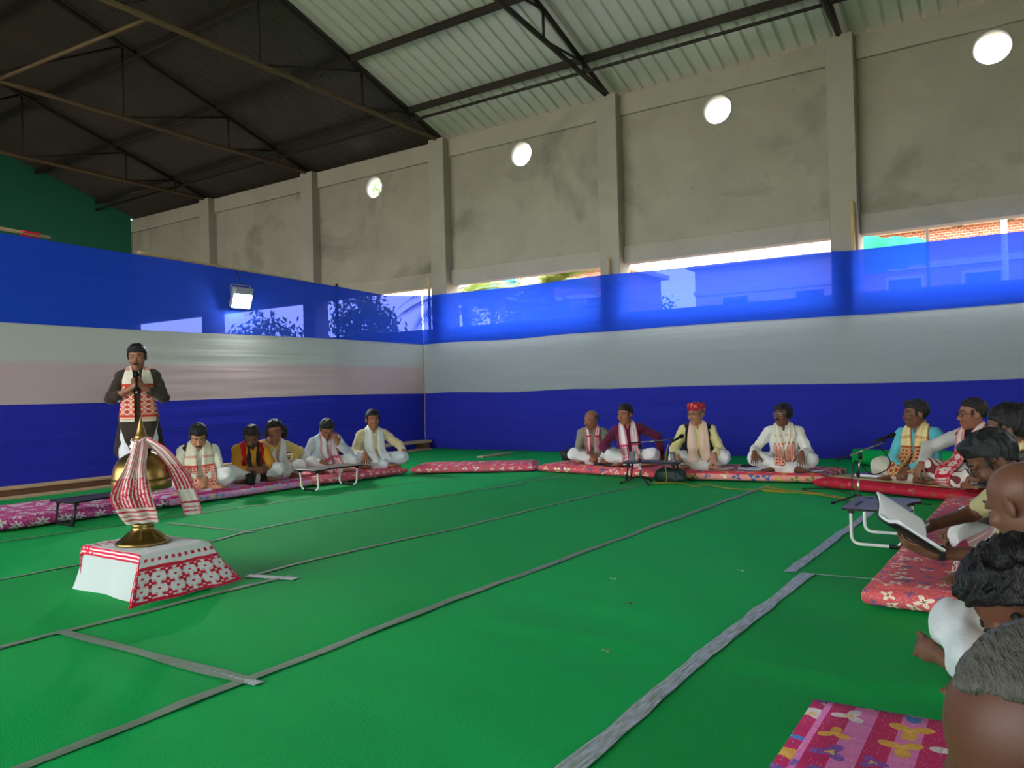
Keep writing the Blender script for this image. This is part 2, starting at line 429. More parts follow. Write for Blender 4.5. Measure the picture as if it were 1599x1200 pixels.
# ------------------------------------------------------------------ cloth partitions
def cloth_mat(name, c1, c2, trans, transl, horiz=True, tint=(1, 1, 1, 1)):
    m = Mat(name, 0.75, spec=0.2); x, y, z = m.xyz('UV')
    f = m.noise(1.0, 3, 0.5, vec=m.vec(x * 4.0, y * 14.0)); m.color(m.mix(f, srgb(*c1), srgb(*c2)))
    m.bump(f + m.noise(1.0, 2, 0.5, vec=m.vec(x * 14, y * 60)) * 0.5, 0.35, 0.03); m.tint = tint
    m.cloth_through(trans, transl); return m.m
M_blue_top = cloth_mat('thin royal blue cloth', (34, 78, 222), (42, 92, 236), 0.20, 0.45, tint=srgb(95, 105, 205))
M_blue_low = cloth_mat('royal blue cloth', (40, 44, 170), (48, 54, 186), 0.0, 0.25)
M_white_cloth = cloth_mat('white partition cloth', (178, 186, 190), (188, 196, 200), 0.0, 0.35)
_m = Mat('white cloth pinker along its lower half', 0.75, spec=0.2); _x, _y, _z = _m.xyz('UV')
_m.color(_m.mix(((0.56 - _y) * 18).clamp(), srgb(198, 202, 194), srgb(208, 184, 182)))  # band turns pinker below mid-height
_m.bump(_m.noise(1.0, 3, 0.5, vec=_m.vec(_x * 4.0, _y * 14.0)), 0.3, 0.03); _m.cloth_through(0.0, 0.3); M_white_pink = _m.m
Z1, Z2, Z3 = 1.09, 2.07, 3.06
def partition(name, label, P0, P1, tops, white, low=None, pins=(), nseg=80, blow=0.02):
    """three sewn bands of cloth between two floor points; tops = [(s, z)] height of the top edge along the run"""
    P0, P1 = Vector((*P0, 0)), Vector((*P1, 0)); root = empty(name, P0, label=label, cat='curtain'); d = P1 - P0; L = d.length
    nrm = Vector((-d.y, d.x, 0)).normalized(); seed = random.random() * 30
    def topz(s): return float(np.interp(s, [t[0] for t in tops], [t[1] for t in tops]))
    def ripple(s, z):
        r = blow * noise3((s * L * 0.25, z * 1.1, seed)) + 0.012 * noise3((s * L * 0.5, z * 9.0, seed + 5))
        for (ps, amp, w) in pins: r += amp * math.exp(-((s - ps) / w) ** 2)
        return r
    bands = [('blue_band', M_blue_low if low is None else low, 0.01, Z1 + .012, 0), ('white_band', white, Z1, Z2 + .012, 0.003), ('blue_band', M_blue_top, Z2, Z3, 0.006)]
    for nm, mat, za, zb, off in bands:
        def fn(u, v):
            q = topz(u) / Z3; ka = za; kb = zb * (q if zb > 3 else 1)
            sag = 0.014 * math.sin(u * math.pi * 3) * (za > .1)
            z = ka + (kb - ka) * v + sag * (1 - v) * (za > .1) + (0.014 * math.sin(u * math.pi * 3) * v if zb < 3 else 0)
            p = d * u + nrm * (ripple(u, z) + off); return (p.x, p.y, z)
        grid_obj(nm, fn, nseg, 26, mat, root)
    return root
cl = partition('cloth_partition', 'blue, white and blue cloth partition on the left behind the standing speaker', (-10.1, -1.0), (-10.1, 11.97),
               [(0, 3.25), (0.28, 3.14), (0.43, 3.13), (0.47, 3.11), (0.60, 3.09), (0.83, 3.02), (0.92, 2.98), (1, 3.06)], M_white_pink, pins=[(0.825, -.02, .01)], nseg=110)
partition('cloth_partition', 'striped cloth partition on the right wall between corner and first seam', (-10.1, 11.99), (-6.02, 12.0),
          [(0, 3.06), (0.5, 3.03), (0.93, 3.06), (1, 3.06)], M_white_cloth)
partition('cloth_partition', 'long striped cloth partition on the right behind the seated row', (-6.02, 12.0), (3.2, 12.0),
          [(0, 3.06), (0.1, 3.04), (0.4, 3.02), (0.42, 3.0), (0.7, 3.0), (1, 2.97)], M_white_cloth, pins=[(0.005, -.03, .006)], nseg=110)
M_bamboo = plain('split bamboo', srgb(190, 165, 118), 0.6, var=0.2, nscale=5)
M_bamboo_d = plain('dark bamboo', srgb(70, 58, 44), 0.7, var=0.2)
def bamboo(pts, r, label, mat=M_bamboo):
    a, b = Vector(pts[0]), Vector(pts[1]); n = max(4, int((b - a).length / 0.09)); P, R = [], []
    for k in range(n + 1):
        P.append(a.lerp(b, k / n)); R.append(r * (1.12 if k % 4 == 0 else 1.0) * (1 - 0.15 * k / n))
    o = tube('bamboo_pole', P, R, mat, None, 10); tag(o, label, 'pole'); return o
bamboo([(-10.16, 9.73, 0), (-10.16, 9.73, 3.08)], 0.03, 'dark bamboo post behind the left cloth near the flood lamp', M_bamboo_d)
bamboo([(-2.08, 12.07, 0), (-2.08, 12.07, 3.72)], 0.032, 'pale bamboo pole rising above the cloth on the near wall column')
bamboo([(-6.0, 12.07, 0), (-6.0, 12.07, 3.35)], 0.028, 'bamboo pole behind the cloth seam on the middle column')
bamboo([(-10.0, 12.08, 0), (-10.0, 12.08, 3.45)], 0.03, 'bamboo pole at the corner where the two cloths meet')
bamboo([(-10.15, 4.0, 3.21), (-10.15, 4.9, 3.17)], 0.025, 'short bamboo rail along the left cloth top beside red rag')
bamboo([(-10.15, 6.05, 3.14), (-10.15, 9.6, 3.02)], 0.022, 'thin bamboo rail along the left cloth top above flood lamp')
rag = grid_obj('cloth_rag', lambda u, v: (-10.13 + .045 * math.cos(v * 5.0), 4.56 + .2 * u, 3.17 + .035 * math.sin(v * 5.0) + .012 * noise3((u * 9, v * 4, 2))), 10, 16, plain('bright red rag', srgb(225, 40, 70)), None, solid=.004)
tag(rag, 'bright red rag tied over the left cloth top', 'rag')
# base planks under the left cloth
M_plank = plain('raw timber plank', srgb(205, 172, 138), 0.75, var=0.15, nscale=3)
M_plank2 = plain('old reddish timber', srgb(120, 84, 62), 0.8, var=0.25, nscale=4)
pk = empty('timber_kerb', (-10.03, 4.0, 0), label='long low timber kerb under the left cloth behind the speaker', cat='plank')
box('plank_top', -.03, .12, -3.5, 4.0, .10, .135, M_plank, pk, .006); box('plank_face', .0, .09, -3.5, 4.0, 0.0, .10, M_plank2, pk, .006)
box('sill', .12, .26, -3.5, 4.0, 0.0, .03, M_plank, pk, .005)
pk = empty('timber_kerb', (-10.03, 9.4, 0), label='short low timber kerb under the left cloth near the corner', cat='plank')
box('plank_top', -.02, .2, -1.3, 2.45, .14, .19, M_plank, pk, .008)
for y in (-1.2, .3, 2.2): box('plank_block', .0, .17, y, y + .22, .03, .14, M_plank2, pk, .006)
box('sill', -.0, .24, -1.3, 2.42, .004, .03, M_plank, pk, .005)

# LED flood lamp on the left cloth
M_lampglass = Mat('lit lamp glass'); M_lampglass.b.inputs['Emission Color'].default_value = (0.93, 0.98, 1, 1); M_lampglass.b.inputs['Emission Strength'].default_value = 90.0; M_lampglass = M_lampglass.m
M_lamphouse = plain('grey lamp housing', srgb(175, 180, 182), 0.45, 0.3)
fl = empty('flood_lamp', (-9.96, 7.57, 2.62), label='lit white flood lamp hanging on the left blue cloth', cat='lamp')
o = box('housing', -.035, .035, -.17, .17, -.15, .17, M_lamphouse, fl, .012); o.rotation_euler = (0, math.radians(20), 0)
o = box('lamp_glass', .036, .044, -.155, .155, -.14, .06, M_lampglass, fl); o.rotation_euler = (0, math.radians(20), 0)
o = box('driver_box', .036, .05, -.155, .155, .075, .155, M_lamphouse, fl, .004); o.rotation_euler = (0, math.radians(20), 0)
tube('bracket', fillet([(.0, -.18, .0), (.0, -.18, .2), (.0, .18, .2), (.0, .18, .0)], .03), .009, M_lamphouse, fl, 8)
tube('hanging_wire', [(.0, 0, .2), (-.05, 0, .36), (-.1, .0, .43)], .006, plain('wire', srgb(60, 60, 60)), fl, 6)

# ------------------------------------------------------------------ mattresses
def flower_mat(name, base, base2, petals, scale, npet=5, size=0.42, vary=None, stripes=None, centre=(90, 60, 40), rand=0.75):
    m = Mat(name, 0.72, spec=0.25); u, v, _ = m.xyz('UV')
    c = m.mix(m.noise(1.0, 4, .6, vec=m.vec(u * 9, v * 9)), srgb(*base), srgb(*base2))
    if stripes:
        per, col, ax = stripes; q = (u if ax == 0 else v)
        c = m.mix((q / per).frac().lt(0.5), c, srgb(*col))
    def layer(c, sc, pn, sz, cols, seed, cen=None):
        vec = m.vec(u * sc + seed, v * sc + seed * 1.7); vo = m.voronoi(1.0, vec, rand)
        sp = m.node('ShaderNodeSeparateXYZ'); m.link(vo.outputs['Position'], sp.inputs[0])
        dx = (u * sc + seed) - S(m.nt, sp.outputs[0]); dy = (v * sc + seed * 1.7) - S(m.nt, sp.outputs[1])
        r = (dx * dx + dy * dy).sqrt(); a = dy.atan2(dx)
        cs = m.node('ShaderNodeSeparateColor'); m.link(vo.outputs['Color'], cs.inputs[0]); rr = S(m.nt, cs.outputs[0]); r2 = S(m.nt, cs.outputs[1])
        edge = ((a * pn + rr * 6).cos() * 0.35 + 0.65) * (rr * 0.5 + 0.6) * sz
        n = len(cols); stops = [(k / n, srgb(*cc)) for k, cc in enumerate(cols)]
        col = m.ramp(r2, stops, True) if n > 1 else srgb(*cols[0])
        c = m.mix(r.lt(edge), c, col)
        if cen: c = m.mix(r.lt(edge * 0.3), c, srgb(*cen))
        return c
    c = layer(c, scale, npet, size, petals, 3.3, centre)
    if vary: c = layer(c, scale * vary[0], vary[1], vary[2], vary[3], 8.1, None)
    m.color(c); m.bump(m.noise(1.0, 4, .6, vec=m.vec(u * 6, v * 16)), 0.5, 0.02); return m.m
M_mat1 = flower_mat('magenta cover with white daisies', (196, 42, 130), (208, 58, 146), [(245, 235, 240)], 5.5, 7, 0.46, (9.0, 6, .3, [(250, 240, 245), (222, 120, 180)]), centre=(60, 60, 40))
M_mat2 = flower_mat('pink striped cover with toy motifs', (226, 150, 205), (232, 160, 212), [(120, 150, 215), (230, 205, 110), (160, 190, 220), (235, 235, 225)], 6.0, 3, 0.42, (9.0, 3, .22, [(248, 240, 245), (205, 60, 130)]), (0.22, (206, 50, 122), 1), (240, 210, 120))
M_mat3 = flower_mat('coral red floral cover', (226, 70, 92), (232, 92, 104), [(248, 225, 215), (250, 238, 228), (150, 110, 150)], 10.0, 5, 0.40, (15.0, 4, .3, [(250, 220, 215), (210, 60, 90)]))
M_mat4 = flower_mat('pink cover with rows of tiny toys', (232, 82, 112), (236, 100, 126), [(245, 225, 200), (250, 240, 240), (150, 150, 90)], 8.0, 3, 0.36, (13.0, 3, .2, [(252, 235, 235), (240, 130, 150)]), rand=0.35)
M_mat5 = flower_mat('coral cover with blue and cream motifs', (228, 72, 88), (234, 96, 108), [(240, 225, 190), (70, 90, 165), (245, 215, 205)], 7.0, 3, 0.42, (12.0, 4, .25, [(250, 225, 215), (225, 90, 105)]))
M_mat6 = flower_mat('salmon striped cover with yellow motifs', (236, 150, 140), (240, 162, 150), [(215, 185, 60), (120, 130, 60), (70, 95, 170), (245, 225, 215)], 6.5, 3, 0.42, None, (0.26, (226, 70, 88), 1), (235, 215, 120), .4)
M_mat7 = flower_mat('crimson cover with small green motifs', (178, 26, 52), (192, 34, 60), [(120, 110, 40), (222, 110, 120), (110, 60, 30)], 7.0, 5, 0.25, None, rand=.8)
M_mat8 = flower_mat('rose red floral cover', (206, 72, 86), (216, 88, 98), [(235, 215, 195), (120, 80, 130), (240, 222, 205)], 9.0, 4, 0.42, (15.0, 3, .3, [(238, 205, 195), (190, 150, 60), (214, 110, 120)]))
M_mat9 = flower_mat('bold pink striped cover with colour splashes', (196, 34, 96), (204, 44, 104), [(70, 130, 205), (225, 170, 70), (130, 85, 175), (225, 215, 215), (60, 60, 130)], 7.5, 3, 0.50, (14.0, 3, .18, [(245, 225, 235), (196, 34, 96), (196, 34, 96)]), (0.13, (226, 128, 190), 0), (235, 190, 90), 0.6)
def mattress(label, quad, th, mat, ref=0, puff=0.012, uvrot=0, wav=.006, group=None):
    """quad: four floor corners (counter-clockwise seen from above), edge 0-1 is the front"""
    Q = [Vector((*q, 0)) for q in quad]; C0 = sum(Q, Vector()) / 4; root_loc = C0.copy()
    Lx = ((Q[1] - Q[0]).length + (Q[2] - Q[3]).length) / 2; Ly = ((Q[3] - Q[0]).length + (Q[2] - Q[1]).length) / 2
    nx, ny, nz = max(6, int(Lx / .05)), max(6, int(Ly / .05)), 5; bm = bmesh.new(); uvl = bm.loops.layers.uv.new('UVMap'); sd = random.random() * 40
    def P(a, b, c):
        base = Q[0].lerp(Q[1], a).lerp(Q[3].lerp(Q[2], a), b); r = .035
        # round the edges
        ex, ey, ez = min(a, 1 - a) * Lx, min(b, 1 - b) * Ly, c * th
        def inset(e): return r - math.sqrt(max(0, r * r - (r - min(e, r)) ** 2))
        z = c * th; dirx = (Q[1] - Q[0]).normalized(); diry = (Q[3] - Q[0]).normalized()
        k = inset(min(ez, th - ez)) if True else 0
        p = base.copy()
        if ex < 1e-6: p += dirx * (k * (1 if a < .5 else -1)) - dirx * (puff * math.sin(math.pi * c) * (1 if a < .5 else -1))
        if ey < 1e-6: p += diry * (k * (1 if b < .5 else -1)) - diry * (puff * math.sin(math.pi * c) * (1 if b < .5 else -1))
        if c > .999: z -= inset(min(ex, ey)) * .6; z += wav * noise3((p.x * 4, p.y * 4, sd)) * min(1, min(ex, ey) / .06)
        elif 0 < c: p += (diry if ey < 1e-6 else dirx) * wav * .8 * noise3((p.x * 7, p.y * 7, sd + c * 2))
        return (p.x - C0.x, p.y - C0.y, max(z, 0.0))
    cache = {}
    def V(i, j, k):
        key = (i, j, k)
        if key not in cache: cache[key] = bm.verts.new(P(i / nx, j / ny, k / nz))
        return cache[key]
    def face(vs, uvs):
        f = bm.faces.new(vs); f.smooth = True
        for l, q in zip(f.loops, uvs): l[uvl].uv = q
    gx, gy = lambda i: i / nx * Lx, lambda j: j / ny * Ly
    for i in range(nx):
        for j in range(ny):
            face([V(i, j, nz), V(i + 1, j, nz), V(i + 1, j + 1, nz), V(i, j + 1, nz)], [(gx(i), gy(j)), (gx(i + 1), gy(j)), (gx(i + 1), gy(j + 1)), (gx(i), gy(j + 1))])
            face([V(i, j + 1, 0), V(i + 1, j + 1, 0), V(i + 1, j, 0), V(i, j, 0)], [(0, 0)] * 4)
    h = lambda k: (nz - k) / nz * th * 1.3
    for k in range(nz):
        for i in range(nx):
            face([V(i, 0, k), V(i + 1, 0, k), V(i + 1, 0, k + 1), V(i, 0, k + 1)], [(gx(i), -h(k)), (gx(i + 1), -h(k)), (gx(i + 1), -h(k + 1)), (gx(i), -h(k + 1))])
            face([V(i + 1, ny, k), V(i, ny, k), V(i, ny, k + 1), V(i + 1, ny, k + 1)], [(gx(i + 1), Ly + h(k)), (gx(i), Ly + h(k)), (gx(i), Ly + h(k + 1)), (gx(i + 1), Ly + h(k + 1))])
        for j in range(ny):
            face([V(0, j + 1, k), V(0, j, k), V(0, j, k + 1), V(0, j + 1, k + 1)], [(-h(k), gy(j + 1)), (-h(k), gy(j)), (-h(k + 1), gy(j)), (-h(k + 1), gy(j + 1))])
            face([V(nx, j, k), V(nx, j + 1, k), V(nx, j + 1, k + 1), V(nx, j, k + 1)], [(Lx + h(k), gy(j)), (Lx + h(k), gy(j + 1)), (Lx + h(k + 1), gy(j + 1)), (Lx + h(k + 1), gy(j))])
    o = bm_obj('mattress', bm, mat, None); o.location = (root_loc.x, root_loc.y, 0.014)
    return tag(o, label, 'mattress', group)
MT = 0.095
mattress('magenta mattress with white daisies beneath the standing speaker', [(-7.36, 1.6), (-7.33, 4.62), (-8.5, 4.62), (-8.5, 1.6)], MT, M_mat1)
mattress('pink mattress with toy motifs under the row of seated men on the left', [(-7.31, 4.64), (-7.27, 6.5), (-8.45, 6.5), (-8.45, 4.64)], MT, M_mat2)
mattress('coral floral mattress under the man in a cream kurta near the corner', [(-7.26, 6.52), (-7.12, 8.02), (-8.3, 8.05), (-8.4, 6.52)], MT, M_mat3)
mattress('empty pink mattress lying across the far corner', [(-7.06, 8.06), (-5.6, 8.92), (-5.95, 9.55), (-7.36, 8.66)], MT, M_mat4)
mattress('coral mattress under the two men beside the black bag', [(-5.56, 8.93), (-3.75, 8.66), (-3.65, 9.75), (-5.45, 9.95)], MT, M_mat5)
mattress('salmon striped mattress under the man in a red cap', [(-3.73, 8.68), (-1.9, 8.92), (-1.86, 9.85), (-3.63, 9.75)], MT, M_mat6)
mattress('crimson mattress under the man in turquoise beside a microphone stand', [(-1.93, 8.6), (-0.5, 7.9), (0.0, 8.9), (-1.35, 9.6)], MT + .005, M_mat7)
mattress('rose red floral mattress under the man reading a notebook', [(-0.70, 4.08), (0.45, 4.05), (0.5, 7.6), (-0.62, 7.6)], MT + .01, M_mat8)
mattress('pink striped mattress with colour splashes in the near corner', [(-0.60, 0.4), (0.5, 0.4), (0.5, 2.66), (-0.60, 2.60)], MT, M_mat9, wav=.004)
# straw mat on the crimson mattress
M_straw = Mat('woven straw mat', 0.8); _u, _v, _w = M_straw.xyz('UV')
M_straw.color(M_straw.mix(((_v * 260).sin() * 0.5 + 0.5) * 0.5 + M_straw.noise(1, 3, .6, vec=M_straw.vec(_u * 4, _v * 40)) * .5, srgb(150, 130, 82), srgb(196, 178, 122))); M_straw = M_straw.m
_A, _B, _C, _D = [Vector((*q, 0)) for q in ((-1.80, 8.68), (-0.62, 8.08), (-0.15, 8.92), (-1.28, 9.5))]
sm = grid_obj('straw_mat', lambda u, v: tuple(_A.lerp(_B, u).lerp(_D.lerp(_C, u), v) + Vector((0, 0, .123 + .003 * noise3((u * 6, v * 6, 1))))), 24, 18, M_straw, solid=.006)
tag(sm, 'pale straw mat spread over the crimson mattress', 'mat')
# folded green cloth heap behind the row
gh = grid_obj('carpet_roll', lambda u, v: (-2.0 + 2.4 * u, 11.2 + .16 * math.cos(v * 6.28) * (1 + .25 * noise3((u * 6, v, 1))), .11 + .10 * math.sin(v * 6.28) * (1 + .25 * noise3((u * 7, v * 2, 4)))), 40, 20, M_carpets[1])
tag(gh, 'rolled green carpet edge behind the seated men by the right cloth', 'carpet')

# ------------------------------------------------------------------ woven cloths (gamosa)
def gamosa_mat(name, base=(238, 234, 224), red=(205, 40, 48), u0=0.05, u1=0.30, dens=(60, 9), border=0.07, fill=0.5, lines=True, ustretch=1.0, style='flower', transl=0.0, midline=None):
    m = Mat(name, 0.85, spec=0.15); u, v, _ = m.xyz('UV')
    e = u.min(1.0 - u)                                            # distance from the nearer end
    band = e.band(u0, u1)
    if style in ('flower', 'field'):
        fx = (u * dens[0]).frac() - .5; fy = (v * dens[1]).frac() - .5; r = (fx * fx + fy * fy).sqrt(); an = fy.atan2(fx)
        edge_ = (an * 4).cos() * .11 + .29
        lat = ((fx.abs() + fy.abs()) - .5).abs().lt(.055)
        if style == 'flower': motif = (r.lt(edge_) * r.gt(.07) + (fx.abs().gt(.42) * fy.abs().gt(.42)) + lat * ((u * dens[0] * 18).sin().gt(.3)) * .6)
        else: motif = 1.0 - (r - edge_).abs().lt(.055) - r.lt(.08) - lat * .8
    elif style == 'zig':
        motif = ((u * dens[0] + ((v * dens[1]).frac() - 0.5).abs() * 6).sin() + (v * dens[1] * 12.56).sin() * 0.5).gt(0.6 - fill)
    else:      # one end only: fine length-wise stripes, a figured band, cream tail with thin lines
        st = (v * dens[1] * 6.28).sin(); fig = (m.noise(1.0, 2, .5, vec=m.vec(u * 26, v * 16)) - .5)
        band = u.gt(u0); motif = u.band(u0, u1) * (st + fig * 5).gt(-.35) + u.gt(u1) * st.gt(.25) * .8; e = u; u0, u1 = .16, 2.0
    edge = e.band(u0 - .012, u0 + .008) + e.band(u1 - .012, u1 + .008)
    f = (band * motif + edge)
    if lines: f = f + e.band(u0 * .35, u0 * .45) + e.band(u0 * .62, u0 * .72) * .7
    if border: f = f + (v.lt(border) + v.gt(1 - border)) * ((v * 160).sin().gt(-.3))
    if midline: f = f + e.band(midline, midline + .02) * (v * 88).sin().gt(.1)
    weave = m.noise(1.0, 2, .5, vec=m.vec(u * 300, v * 90))
    b_ = m.mix(weave, srgb(*[c * .94 for c in base]), srgb(*base))
    m.color(m.mix(f.clamp(), b_, srgb(*red))); m.bump(weave + m.noise(1, 3, .5, vec=m.vec(u * 14, v * 5)) * 3, 0.3, 0.006)
    return m.m

# pedestal: cloth-covered low stool with a brass sarai lamp on it
M_offwhite = plain('plain white cotton', srgb(190, 200, 198), 0.85, var=0.05, bump=.2)
PX0, PX1, PY0, PY1, PZ = -4.66, -4.08, 2.40, 2.83, 0.25
ped = empty('draped_stool', (-4.37, 2.62, 0), label='low stool hidden under a white cotton cloth', cat='stool')
def skirt(u, v):
    a = u * 2 * math.pi; ca, sa = math.cos(a), math.sin(a)
    sq = 1 / max(abs(ca), abs(sa)); x, y = ca * sq, sa * sq
    k = 1 + (0.16 + 0.10 * math.sin(a * 5 + 1)) * (1 - v) ** 1.4
    hx, hy = (PX1 - PX0) / 2, (PY1 - PY0) / 2
    z = PZ * v + .002
    return (x * hx * k, y * hy * (1 + (k - 1) * .6), z)
grid_obj('cloth_skirt', skirt, 120, 10, M_offwhite, ped)
box('stool_top', -(PX1 - PX0) / 2, (PX1 - PX0) / 2, -(PY1 - PY0) / 2, (PY1 - PY0) / 2, PZ - .03, PZ, M_offwhite, ped, .008)
M_gam_front = gamosa_mat('gamosa with wide red rose border', (232, 236, 236), (214, 42, 70), .012, .20, (14, 7), .10, .52, lines=False, midline=.235)
def drape(u, v):
    """u along X: from the far side up, over the top, down the front flap; v across Y"""
    hx = (PX1 - PX0) / 2; L1, L2 = .12, 2 * hx; L3 = .285; t = u * (L1 + L2 + L3)
    wy = (PY1 - PY0) + .10; yy = (v - .5) * wy
    if t < L1: x, z, fl = -hx - .012, PZ - L1 + t, 0
    elif t < L1 + L2: x, z, fl = -hx + (t - L1), PZ + .006, 0
    else:
        q = (t - L1 - L2) / L3; x, z, fl = hx + .015 + .115 * q ** 1.1, PZ + .006 - (PZ - .002) * q, q
    hy = (PY1 - PY0) / 2; over = max(0, abs(yy) - hy); s = 1 if yy > 0 else -1
    y = s * (min(abs(yy), hy) + over * .25 + fl * .11 * abs(yy) / hy)
    z -= over * .95 * (1 - fl) - .004 * noise3((u * 12, v * 9, 3)) * (1 + 2 * fl)
    x += .012 * math.sin(v * 17 + 1) * fl
    return (x, y, max(z, .012))
gp = grid_obj('woven_cloth', drape, 70, 44, M_gam_front, solid=.003); gp.location = (-4.37, 2.615, 0.004)
tag(gp, 'white woven cloth with red floral border draped over the stool', 'cloth')
M_brass = Mat('worn brass', 0.30, 1.0, .5); _n = M_brass.noise(9, 5, .7)
M_brass.color(M_brass.mix(_n, srgb(118, 92, 48), srgb(176, 146, 86))); M_brass.link((_n * .35 + .18), M_brass.b.inputs['Roughness']); M_brass = M_brass.m
br = empty('brass_bell_stand', (-4.37, 2.60, .264), label='domed brass offering stand with pointed finial on the draped stool', cat='brass stand')
lathe('foot', [(.150, 0), (.152, .008), (.146, .016), (.125, .026), (.10, .045), (.078, .068), (.062, .082), (.060, .10), (.063, .108), (.058, .118), (.040, .122)], M_brass, br, 72, ribs=12, ribamp=.06, ribrange=(.02, .07))
lathe('stem', [(.022, .12), (.026, .135), (.018, .15), (.016, .20), (.028, .225), (.017, .245), (.015, .30), (.05, .33), (.06, .335)], M_brass, br, 32)
lathe('bowl', [(.06, .33), (.12, .322), (.158, .318), (.163, .325), (.163, .375), (.158, .38)], M_brass, br, 56)
lathe('dome', [(.160, .378), (.162, .384), (.160, .392), (.157, .42), (.150, .45), (.135, .48), (.112, .505), (.082, .524), (.055, .534), (.045, .545), (.043, .58)], M_brass, br, 56)
lathe('finial', [(.045, .578), (.040, .60), (.044, .606), (.040, .612), (.034, .62), (.036, .626), (.031, .632), (.022, .665), (.012, .705), (.004, .735), (.001, .75)], M_brass, br, 32)
# scarf wound round the dome
M_gam_bell = gamosa_mat('gamosa on the brass dome', (232, 220, 210), (206, 58, 82), .20, .56, (34, 11), .0, .62, style='weave')
M_gam_bell2 = gamosa_mat('figured end of the scarf', (236, 226, 220), (206, 56, 82), .30, .62, (34, 5), .10, .55, style='weave')
RR, FC = Vector((.511, .859, 0)), Vector((.859, -.511, 0))
sc = empty('woven_scarf', (-4.37, 2.60, .264), label='red and white woven scarf wound round the brass dome', cat='scarf')
def strip_from(name, rows, mat, parent, nv=10, folds=0.008, nsub=6, flip=False):
    """rows: (centre, across-vector, width); centripetal interpolation between rows"""
    C = [Vector(r[0]) for r in rows]; A = [Vector(r[1]).normalized() for r in rows]; W = [r[2] for r in rows]; n = len(rows) - 1
    def cr(L, k, t):
        p0, p1, p2, p3 = L[max(k - 1, 0)], L[k], L[k + 1], L[min(k + 2, n)]
        return 0.5 * ((2 * p1) + (p2 - p0) * t + (2 * p0 - 5 * p1 + 4 * p2 - p3) * t * t + (3 * p1 - p0 - 3 * p2 + p3) * t ** 3)
    def fn(u, v):
        k = min(int(u * n), n - 1); t = u * n - k; c = cr(C, k, t); a = cr(A, k, t).normalized(); w = cr(W, k, t)
        d = (C[k + 1] - C[k]).normalized(); nn = a.cross(d).normalized()
        p = c + a * ((v - .5) * w) + nn * folds * math.sin(v * 14 + u * 5); return tuple(p)
    return grid_obj(name, fn, n * nsub, nv, mat, parent, solid=.004)
cz = lambda r, f, z: RR * r + FC * f + Vector((0, 0, z))
front = [(cz(.0, .185, .14), RR, .165), (cz(-.03, .19, .215), RR, .20), (cz(-.055, .19, .29), RR + FC * .1, .215), (cz(-.05, .185, .37), RR + FC * .1, .17), (cz(-.035, .17, .45), RR, .115), (cz(-.015, .13, .535), RR, .09), (cz(.0, .07, .60), RR, .07)]
strip_from('hanging_end', front, M_gam_bell, sc, 22, .012)
side = [(cz(.275, .06, .15), RR + FC * -.2, .10), (cz(.25, .06, .25), RR, .105), (cz(.215, .07, .36), RR, .10), (cz(.17, .09, .45), RR * .8 + FC * .3, .09), (cz(.105, .10, .54), RR * .6 + FC * .5 + Vector((0, 0, .3)), .08), (cz(.03, .06, .602), FC + Vector((0, 0, .8)), .065)]
strip_from('hanging_end', side, M_gam_bell2, sc, 12, .006)
ringrows = [(cz(.054 * math.cos(a), .054 * math.sin(a), .578 + .012 * math.sin(a * 2)), Vector((0, 0, 1)) - cz(math.cos(a), math.sin(a), 0) * .12, .07) for a in [k * 2 * math.pi / 14 for k in range(15)]]
M_gam_plain = gamosa_mat('white wrap of the scarf', (236, 230, 228), (220, 130, 140), .02, .03, (30, 4), .06, .2, lines=False)
strip_from('neck_wrap', ringrows, M_gam_plain, sc, 8, .006, 4)

